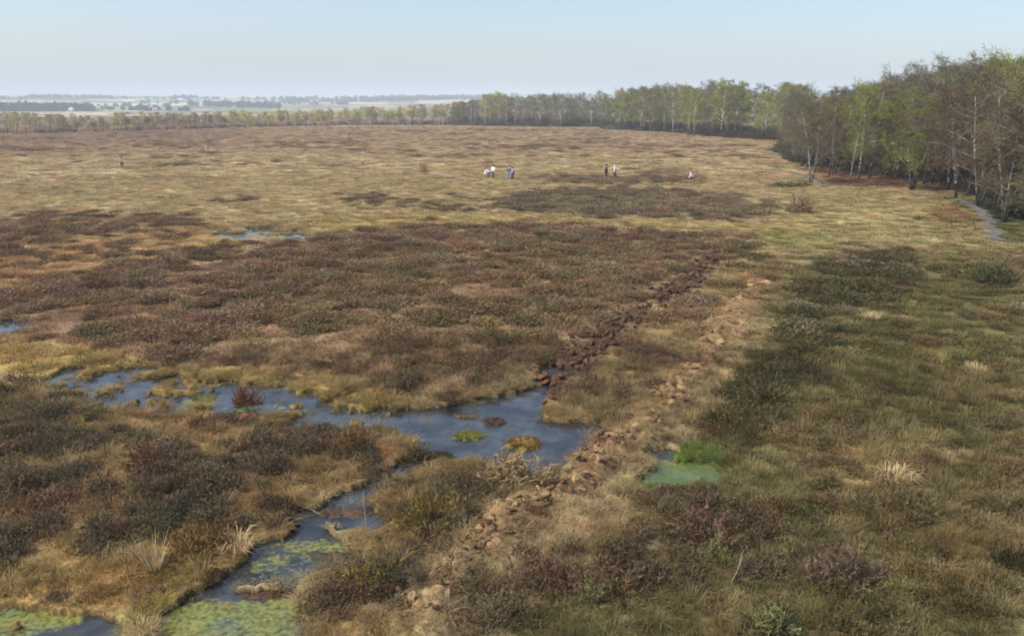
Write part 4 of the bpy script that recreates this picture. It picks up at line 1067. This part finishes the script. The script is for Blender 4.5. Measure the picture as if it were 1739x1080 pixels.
# the far line of slim white birches on the left
LF = [(-60, 230), (0, 228.5), (180, 225), (380, 218), (560, 214), (790, 212.8)]
LSKY = np.array([(-80, 188), (0, 190), (60, 189), (110, 192), (160, 197), (188, 200), (200, 189), (240, 190), (300, 192), (400, 187), (560, 184), (650, 180), (700, 177), (800, 172)])
for row, (n, dep) in enumerate(((76, (0, 4)), (66, (5, 14)))):
    for p in along(LF, n, 0.45, dep, 560 + row):
        u = float(to_uv(np.array([p.x]), np.array([p.y]))[0][0])
        vt = np.interp(u, LSKY[:, 0], LSKY[:, 1]) + random.uniform(-1, 8)
        if 186 < u < 194 and row: continue
        cname, c = random.choice((('rusty brown', RED), ('brown', BROWN), ('olive', OLI))) if u < 380 else random.choice((('brown', BROWN), ('yellow', (160, 146, 78)), ('olive', (132, 122, 74)))) if u < 600 else random.choice((('yellow', (168, 158, 80)), ('yellow', YEL), ('brown', BROWN)))
        lb = ('white-trunked ' if row == 0 else 'half-hidden ') + f'{cname} birch, far tree line, ' + zone_label(u, ((95, 'at the left edge'), (190, 'left of the farmhouse gap'), (330, 'right of the gap in the line'), (480, 'left of the middle of the line'), (620, 'right of the middle of the line'), (9999, 'at its right hand end')))
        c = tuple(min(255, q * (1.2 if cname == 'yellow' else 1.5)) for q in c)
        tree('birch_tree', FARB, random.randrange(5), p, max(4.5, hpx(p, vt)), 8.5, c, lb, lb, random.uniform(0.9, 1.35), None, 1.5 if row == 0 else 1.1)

# brushwood and deep wood behind, uncountable
BR = [proto(heath_bush(180 + i, 1.3, 1.5, 420, 0.03, 5, 0.045, 6), 'brushwood_shape', M['heath_i']) for i in range(3)]
def brush():
    r = np.random.default_rng(90); P = []; S = []; T = []
    def add(line, n, dep, sz, cols, seed):
        for p in along(line, n, 0.5, dep, seed):
            s = r.uniform(*sz); P.append((p.x, p.y, -0.1)); S.append((s * r.uniform(0.9, 1.4), s, s * r.uniform(0.8, 1.3)))
            T.append(lin(cols[r.integers(0, len(cols))]) * r.uniform(0.7, 1.2))
    dk = ((92, 84, 64), (84, 86, 60), (104, 86, 70), (94, 94, 64))
    add(FRONT[2:], 60, (10, 16), (0.5, 1.2), dk, 1); add(FRONT, 260, (20, 60), (0.9, 2.2), dk, 2)
    add(FRONT[6:], 18, (1, 6), (0.4, 0.8), ((60, 66, 40), (70, 74, 44)), 3)
    md = ((98, 92, 72), (92, 92, 68), (108, 96, 78)); add(MFRONT, 60, (5, 12), (0.6, 1.5), md, 4); add(MFRONT, 160, (14, 60), (1.2, 3.0), md, 5)
    add([(1200, 232), (1260, 236), (1330, 240)], 14, (-2, 4), (1.0, 1.7), ((96, 78, 56), (84, 74, 52)), 6)
    add([(1024, 220), (1060, 222)], 6, (-4, 0), (0.8, 1.4), ((120, 124, 86), (104, 112, 74)), 12)
    add(CF, 70, (5, 14), (0.9, 1.8), ((118, 110, 92), (126, 112, 94)), 7); add(CF, 150, (16, 70), (1.6, 3.4), ((112, 106, 88), (118, 112, 86)), 8)
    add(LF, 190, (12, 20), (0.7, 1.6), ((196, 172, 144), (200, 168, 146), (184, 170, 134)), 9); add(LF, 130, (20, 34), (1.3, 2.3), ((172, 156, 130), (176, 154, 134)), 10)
    n = len(P)
    scatter('brushwood', BR, P, np.c_[np.zeros(n), np.zeros(n), r.uniform(0, 6.28, n)], S, np.clip(T, 0, 1), r.integers(0, 3, n), 'tangled dark undergrowth beneath and behind the birch trees', 'undergrowth')
    # deep wood: distant crowns behind the rows
    DW = [bpy.data.objects.new('deep_birch_shape', (lambda m_: m_)(MIDB[k][1].copy())) for k in (0, 2, 4)]
    for d in DW: d.data.materials[0] = M['crown_i']
    P = []; S = []; T = []
    def deep(line, n, dep, sky, seed, add_=8):
        for p in along(line, n, 0.5, dep, seed):
            u = float(to_uv(np.array([p.x]), np.array([p.y]))[0][0])
            h = hpx(p, np.interp(u, sky[:, 0], sky[:, 1]) + r.uniform(2, add_ + 12)); s = min(max(h, 5), 17) / 13
            P.append((p.x, p.y, -0.1)); S.append((s * 1.3, s * 1.3, s)); T.append(lin((BROWN, OLI, GREY)[r.integers(0, 3)]) * r.uniform(0.75, 1.1))
    deep(FRONT, 90, (45, 90), SKYL, 21); deep(MFRONT, 50, (50, 100), MSKY, 22); deep(CF, 40, (40, 110), CSKY, 23, 4)
    n = len(P)
    scatter('deep_wood', DW, P, np.c_[np.zeros(n), np.zeros(n), r.uniform(0, 6.28, n)], S, np.clip(T, 0, 1), r.integers(0, 3, n), 'mass of brown and olive crowns deep behind the front birches', 'wood')

# ------------------------------------------------------------------ farms and hedgerow trees on the far hills
def hz_at(u, r_):
    a = math.atan((u - 869.5) / F * 0.985)
    x_, y_ = math.sin(a) * r_, math.cos(a) * r_
    return Vector((x_, y_, float(hill_z(np.array([x_]), np.array([y_]))[0])))
WALLW, ROOFG, DARKW = flat_mat('white render', (205, 203, 198), 0.8, 0.05, 0.5), flat_mat('slate roof', (150, 150, 156), 0.7, 0.1, 0.5), flat_mat('dark window', (50, 54, 60), 0.3, 0.1, 1)
def on_hill(u, v):
    """distance at which the hillside is seen at row v"""
    rs = np.linspace(1400, 4150, 300)
    a = math.atan((u - 869.5) / F * 0.985)
    x_, y_ = math.sin(a) * rs, math.cos(a) * rs
    z_ = hill_z(x_, y_); vv = to_uv(x_, y_, z_)[1]
    i = int(np.argmax(vv <= v)) if (vv <= v).any() else 280
    return Vector((x_[i], y_[i], z_[i]))
def house(name, u, v, L, D, Hh, label, cat, roofm=None, nwin=3):
    L, D, Hh = L * 0.7, D * 0.7, Hh * 0.7; p = on_hill(u, v); p.z -= 0.5
    root = tag(empty(name, p, random.uniform(-0.3, 0.3)), label, cat)
    mb = MB(); mb.box((-L / 2, -D / 2, 0), (L / 2, D / 2, Hh)); obj('wall', mb.mesh('wall', [WALLW]), root)
    mb = MB(); a = [np.array(q) for q in ((-L / 2 - .4, -D / 2 - .4, Hh), (L / 2 + .4, -D / 2 - .4, Hh), (L / 2 + .4, D / 2 + .4, Hh), (-L / 2 - .4, D / 2 + .4, Hh), (-L / 2 - .4, 0, Hh + D * .42), (L / 2 + .4, 0, Hh + D * .42))]
    mb.quad(a[0], a[1], a[5], a[4]); mb.quad(a[2], a[3], a[4], a[5]); mb.tri(a[0], a[4], a[3]); mb.tri(a[1], a[2], a[5]); mb.quad(a[3], a[2], a[1], a[0])
    rf = obj('roof', mb.mesh('roof', [roofm or ROOFG]), root)
    mb = MB(); mb.box((L * .3, -.5, Hh + D * .3), (L * .3 + 1.2, .5, Hh + D * .42 + 1.2)); obj('chimney', mb.mesh('chimney', [WALLW]), rf)
    for k in range(nwin):
        mb = MB(); x_ = -L / 2 + L * (k + .5) / nwin; mb.box((x_ - .6, -D / 2 - .06, 1.2), (x_ + .6, -D / 2 + .1, 2.7)); obj('window', mb.mesh('window', [DARKW]), root)
house('farmhouse', 175, 190.5, 14, 9, 7, 'white farmhouse beyond the gap in the far tree line', 'house')
house('farm_shed', 126, 193.5, 26, 10, 4, 'long low white shed left of the white farmhouse beyond the trees', 'shed', WALLW)
house('farmhouse', 252, 173.8, 22, 12, 7, 'white farm building on the hill above the far tree line gap', 'house', WALLW)
house('farmhouse', 316, 172.0, 22, 12, 6, 'left one of two white farm buildings on the hilltop', 'house', WALLW)
house('farmhouse', 340, 171.6, 26, 12, 6, 'right one of two white farm buildings on the hilltop', 'house')
house('cottage', 404, 187.5, 9, 7, 4.5, 'small white cottage low on the far slope', 'house')
house('farmhouse', 468, 169.8, 20, 10, 6, 'white farmhouse on the skyline ridge above the tree line middle', 'house')
house('farmhouse', 627, 171.8, 16, 9, 6, 'white house on the far ridge left of the yellow birches', 'house')
house('cottage', 272, 190, 9, 7, 4.5, 'small pale cottage just above the far birches', 'house')

def hedge_trees():
    """far wooded knolls, hedgerow trees and plantations, a mass of leaf clumps"""
    r = np.random.default_rng(66); C_ = []
    def row(u0, u1, v0, v1, n, sz):
        for k in range(n):
            u = r.uniform(u0, u1); v = v0 + (v1 - v0) * (u - u0) / max(1, u1 - u0) + r.normal(0, 0.35)
            C_.append((on_hill(u, v), r.uniform(*sz)))
    row(-40, 170, 190.0, 189.0, 130, (6, 11)); row(-40, 165, 188.3, 187.5, 80, (6, 10))
    row(60, 200, 166.4, 167.0, 60, (5, 9)); row(-60, 60, 168.5, 167.6, 24, (4, 8)); row(200, 420, 168.6, 169.4, 36, (4, 9)); row(420, 830, 170.6, 167, 120, (5, 11)); row(300, 345, 169, 169, 20, (6, 12)); row(640, 790, 170, 168, 70, (6, 12))
    row(330, 480, 180, 184, 60, (5, 11)); row(250, 600, 176, 178, 50, (4, 8)); row(480, 700, 174.5, 172, 70, (6, 12)); row(640, 850, 172, 168, 70, (7, 13))
    row(180, 330, 187.5, 189, 26, (4, 8)); row(20, 330, 181, 181, 26, (4, 7)); row(840, 1700, 166, 162, 90, (8, 15)); row(-200, -40, 168, 168, 20, (6, 10))
    V, f, n = [], [], 0
    for p, s in C_:
        m_ = 150
        q = r.normal(0, 1, (m_, 3)); q /= np.linalg.norm(q, axis=1)[:, None]; q *= (r.uniform(0.25, 1, (m_, 1)) ** 0.4) * np.array([s * 0.6, s * 0.6, s * 0.55])
        q += np.array([p.x, p.y, p.z + s * 0.5])
        e = r.normal(0, 1, (m_, 2, 3)) * s * 0.13
        V.append(np.stack([q - e[:, 0], q + e[:, 0], q + e[:, 1] * 1.6], 1).reshape(-1, 3)); f.append(np.arange(m_ * 3).reshape(-1, 3) + n); n += m_ * 3
    o = obj('hill_woods', mesh_from('hill_woods', np.concatenate(V), [np.concatenate(f)], [flat_mat('far trees', (84, 94, 76), 0.9, 0.35, 0.02)]))
    tag(o, 'hedgerow trees and small woods scattered over the hazy far hills', 'wood', kind='stuff')
hedge_trees()

# ------------------------------------------------------------------ people out on the moss
SKIN = flat_mat('skin', (214, 168, 140), 0.6, 0.05, 8)
def cloth(name, c): return flat_mat(name, c, 0.85, 0.12, 14)
TMP = bpy.data.scenes.new('workshop')      # skin figures are evaluated here, then the scene is removed
def skin_mesh(name, V, E, Rd, root, mats, sub=1):
    me = bpy.data.meshes.new(name + '_rig'); me.from_pydata([tuple(v) for v in V], E, []); me.update()
    o = bpy.data.objects.new(name + '_rig', me); TMP.collection.objects.link(o)
    o.modifiers.new('s', 'SKIN'); bm_ = me.skin_vertices[0].data
    for i, q in enumerate(Rd): bm_[i].radius = (q, q); bm_[i].use_root = (i == root)
    sb = o.modifiers.new('b', 'SUBSURF'); sb.levels = sub; sb.render_levels = sub
    o.modifiers['s'].use_smooth_shade = True
    TMP.view_layers[0].update(); dg = TMP.view_layers[0].depsgraph
    out = bpy.data.meshes.new_from_object(o.evaluated_get(dg)); out.name = name
    out.materials.clear()
    for m_ in mats: out.materials.append(m_)
    bpy.data.objects.remove(o); bpy.data.meshes.remove(me)
    return out
def joints(pose):
    """local joints, facing +Y, 1.72 m tall when upright"""
    hip, ben, kneeb, stepf, armf = pose.get('hip', 0.92), pose.get('bend', 0.05), pose.get('knee', 0.0), pose.get('step', 0.0), pose.get('arm', (0.15, 0.15))
    J = {'pelvis': np.array([0, 0, hip])}
    up = np.array([0, math.sin(ben), math.cos(ben)]); fw = np.array([0, math.cos(ben), -math.sin(ben)])
    J['spine'] = J['pelvis'] + up * 0.2; J['chest'] = J['pelvis'] + up * 0.40; J['neck'] = J['pelvis'] + up * 0.54
    hb = ben * 0.55; hu = np.array([0, math.sin(hb), math.cos(hb)])
    J['jaw'] = J['neck'] + hu * 0.07; J['head'] = J['neck'] + hu * 0.16; J['top'] = J['neck'] + hu * 0.24
    J['nose'] = J['head'] + np.array([0, math.cos(hb), -math.sin(hb)]) * 0.10 - hu * 0.03
    for s, n, af, st in ((-1, 'l', armf[0], stepf), (1, 'r', armf[1], -stepf)):
        sh = J['chest'] + up * 0.08 + np.array([s * 0.19, 0, 0]); J['sh' + n] = sh
        d1 = nrm(np.array([s * 0.18, 0, -1]) * math.cos(af) + fw * math.sin(af)); J['el' + n] = sh + d1 * 0.29
        d2 = nrm(d1 + fw * (0.35 + 0.5 * abs(math.sin(af)))); J['wr' + n] = J['el' + n] + d2 * 0.26; J['ha' + n] = J['wr' + n] + d2 * 0.09; J['d' + n] = d2
        J['hp' + n] = J['pelvis'] + np.array([s * 0.09, 0, -0.04])
        foot = np.array([s * 0.11, st * 0.32, 0.07]); mid = (J['hp' + n] + foot) / 2
        gap = max(0.0, 0.82 ** 2 - np.sum((J['hp' + n] - foot) ** 2)) ** 0.5 / 2
        J['kn' + n] = mid + np.array([s * 0.03, gap + 0.03, 0]); J['an' + n] = foot; J['to' + n] = foot + np.array([0, 0.17, -0.03])
    return J
def person(u, v, face, pose, shirt, trous, hair, label, scale=1.0, hat=None, pack=None, bag=None):
    p = place(u, v); root = tag(empty('person', p - Vector((0, 0, 0.06)), face), label, 'person'); root.scale = (scale,) * 3
    J = joints(pose)
    names = ['pelvis', 'spine', 'chest', 'neck', 'jaw', 'head', 'top', 'nose']; rad = [.135, .125, .14, .055, .072, .085, .055, .018]
    E = [(0, 1), (1, 2), (2, 3), (3, 4), (4, 5), (5, 6), (5, 7)]
    for n in 'lr':
        b = len(names); names += ['sh' + n, 'el' + n, 'wr' + n, 'ha' + n, 'hp' + n, 'kn' + n, 'an' + n, 'to' + n]; rad += [.062, .045, .032, .036, .088, .058, .042, .036]
        E += [(2, b), (b, b + 1), (b + 1, b + 2), (b + 2, b + 3), (0, b + 4), (b + 4, b + 5), (b + 5, b + 6), (b + 6, b + 7)]
    V = [J[q] for q in names]
    for n in 'lr':
        h = names.index('ha' + n); d = J['d' + n]; sd = nrm(np.cross(d, [0, 0.3, 1.0]))
        for k, (o_, ln) in enumerate(((-.026, .062), (-.009, .075), (.009, .070), (.026, .055), (-.05, .03))):
            V += [J['ha' + n] + sd * o_ + d * 0.03, J['ha' + n] + sd * o_ * 1.1 + d * (0.03 + ln * .55), J['ha' + n] + sd * o_ * 1.1 + d * (0.03 + ln * .9) + np.array([0, -.012, -.012])]
            q = len(V) - 3; rad += [.009, .0085, .007]; E += [(h, q), (q, q + 1), (q + 1, q + 2)]
    obj('body', skin_mesh('body', V, E, rad, 0, [SKIN]), root)
    tn = ['spine', 'pelvis', 'chest', 'shl', 'ell', 'wrl', 'shr', 'elr', 'wrr']
    obj('jacket', skin_mesh('jacket', [J[q] for q in tn], [(0, 1), (0, 2), (2, 3), (3, 4), (4, 5), (2, 6), (6, 7), (7, 8)], [.155, .15, .172, .085, .064, .05, .085, .064, .05], 0, [cloth('jacket cloth', shirt)]), root)
    ln_ = ['pelvis', 'hpl', 'knl', 'anl', 'hpr', 'knr', 'anr']
    obj('trousers', skin_mesh('trousers', [J[q] for q in ln_], [(0, 1), (1, 2), (2, 3), (0, 4), (4, 5), (5, 6)], [.145, .108, .078, .062, .108, .078, .062], 0, [cloth('trouser cloth', trous)]), root)
    for n in 'lr': obj('boot', skin_mesh('boot', [J['an' + n], J['to' + n]], [(0, 1)], [.055, .045], 0, [cloth('boot', (60, 54, 48))]), root)
    hu = nrm(J['top'] - J['head']); hd = J['head']
    fwd = nrm(J['nose'] - J['head'])
    obj('hair' if hat is None else 'hat', skin_mesh('hair', [hd - fwd * .025 + hu * .0, hd - fwd * .012 + hu * .055, hd - fwd * 0.035 - hu * .05], [(0, 1), (0, 2)], [.098, .078, .07], 0, [cloth('hair', hat or hair)]), root)
    for s in (-1, 1):
        mb = MB(); e = hd + fwd * .086 + np.array([s * .032, 0, 0]) + hu * .008
        mb.tube([e - fwd * .006, e, e + fwd * .006], [.004, .009, .004], 6); obj('eye', mb.mesh('eye', [cloth('eye', (40, 34, 30))]), root)
    if pack: obj('backpack', skin_mesh('backpack', [J['spine'] - fwd * .2 * [0, 1, 0.2], J['chest'] - fwd * [0, .22, .04]], [(0, 1)], [.15, .16], 0, [cloth('pack', pack)]), root)
    return root, J
STAND, WALKP = {'bend': 0.06, 'step': 0.25, 'arm': (0.3, -0.1)}, {'bend': 0.1, 'step': 0.75, 'arm': (0.6, -0.4), 'hip': 0.88}
STOOP, CROUCH = {'bend': 1.0, 'hip': 0.78, 'step': 0.3, 'arm': (0.7, 0.5)}, {'bend': 0.75, 'hip': 0.42, 'step': 0.25, 'arm': (0.8, 0.6)}
person(208, 287, R(200), STAND, (176, 168, 156), (62, 54, 44), (70, 56, 44), 'lone person standing far off at left in a pale top and dark trousers', 1.05)
person(831, 304, R(75), STOOP, (246, 244, 246), (112, 132, 156), (120, 96, 76), 'person in a white top and blue jeans stooping, left of the pair in white', 1.05)
person(838, 304, R(150), STAND, (248, 234, 230), (84, 92, 84), (96, 66, 48), 'person in a pinkish white top and dark trousers standing, right of the pair in white', 1.08)
person(865, 306, R(170), STAND, (112, 104, 116), (122, 142, 164), (92, 82, 80), 'person in a dark grey top and light blue jeans, left of the grey pair', 1.1)
person(871, 307, R(120), WALKP, (160, 142, 158), (66, 66, 74), (110, 98, 98), 'person in a mauve top and dark trousers stepping forward, right of the grey pair', 1.05)
person(1029, 306, R(-80), STAND, (48, 42, 48), (44, 40, 40), (60, 52, 50), 'person in all dark clothes on the dark heather strip', 1.18)
person(1043, 306, R(-90), WALKP, (240, 238, 240), (72, 64, 62), (214, 206, 200), 'person in a white top carrying a dark backpack, next to the person all in dark', 1.18, (236, 232, 226), (58, 48, 62))
person(1177, 307, R(80), CROUCH, (250, 246, 244), (110, 92, 98), (90, 74, 62), 'person in white crouching alone on the heather right of the other walkers', 1.0, (248, 244, 240))
person(616, 281, R(20), CROUCH, (150, 132, 108), (120, 100, 80), (90, 74, 62), 'person in a white hat crouching alone far out on the tan moss', 0.9, (250, 244, 234))
# white bag held by the stooping figure
p = place(824, 302); o = obj('white_bag', skin_mesh('white_bag', [(0, 0, .16), (0, 0, .32), (0.02, 0, .46)], [(0, 1), (1, 2)], [.2, .18, .06], 0, [cloth('bag', (248, 246, 232))]), None, p + Vector((0, 0, 0.3)))
tag(o, 'white bag beside the stooping person in white', 'bag')
bpy.data.scenes.remove(TMP)
def post(u, v, h, label):
    p = place(u, v); mb = MB(); mb.tube([(0, 0, -.1), (0, 0, h * .7), (0, 0, h)], [.07, .07, .065], 8)
    tag(obj('marker_post', mb.mesh('marker_post', [WALLW]), None, p), label, 'post')
post(350, 257, 1.1, 'short white marker post far out left of centre, left of a close pair')
post(359, 257, 0.9, 'short white marker post far out left of centre, right of a close pair')
post(42, 287, 0.6, 'short white marker post near the left edge of the moss')

brush()
plants()

# ------------------------------------------------------------------ spring haze over the valley
HZ = 0.00035
hm_ = bpy.data.materials.new('haze'); hm_.use_nodes = True
hn_ = hm_.node_tree; hn_.nodes.clear()
pv = hn_.nodes.new('ShaderNodeVolumePrincipled'); ho = hn_.nodes.new('ShaderNodeOutputMaterial')
pv.inputs['Color'].default_value = (0.82, 0.90, 1.0, 1); pv.inputs['Density'].default_value = HZ; pv.inputs['Anisotropy'].default_value = 0.0
hn_.links.new(pv.outputs[0], ho.inputs['Volume'])
mb = MB(); mb.box((-10300, -10300, -1.5), (10300, 10300, 130)); hme = mb.mesh('haze', [hm_])
tag(obj('haze', hme), 'thin pale spring haze lying over the whole valley', 'haze', kind='stuff')
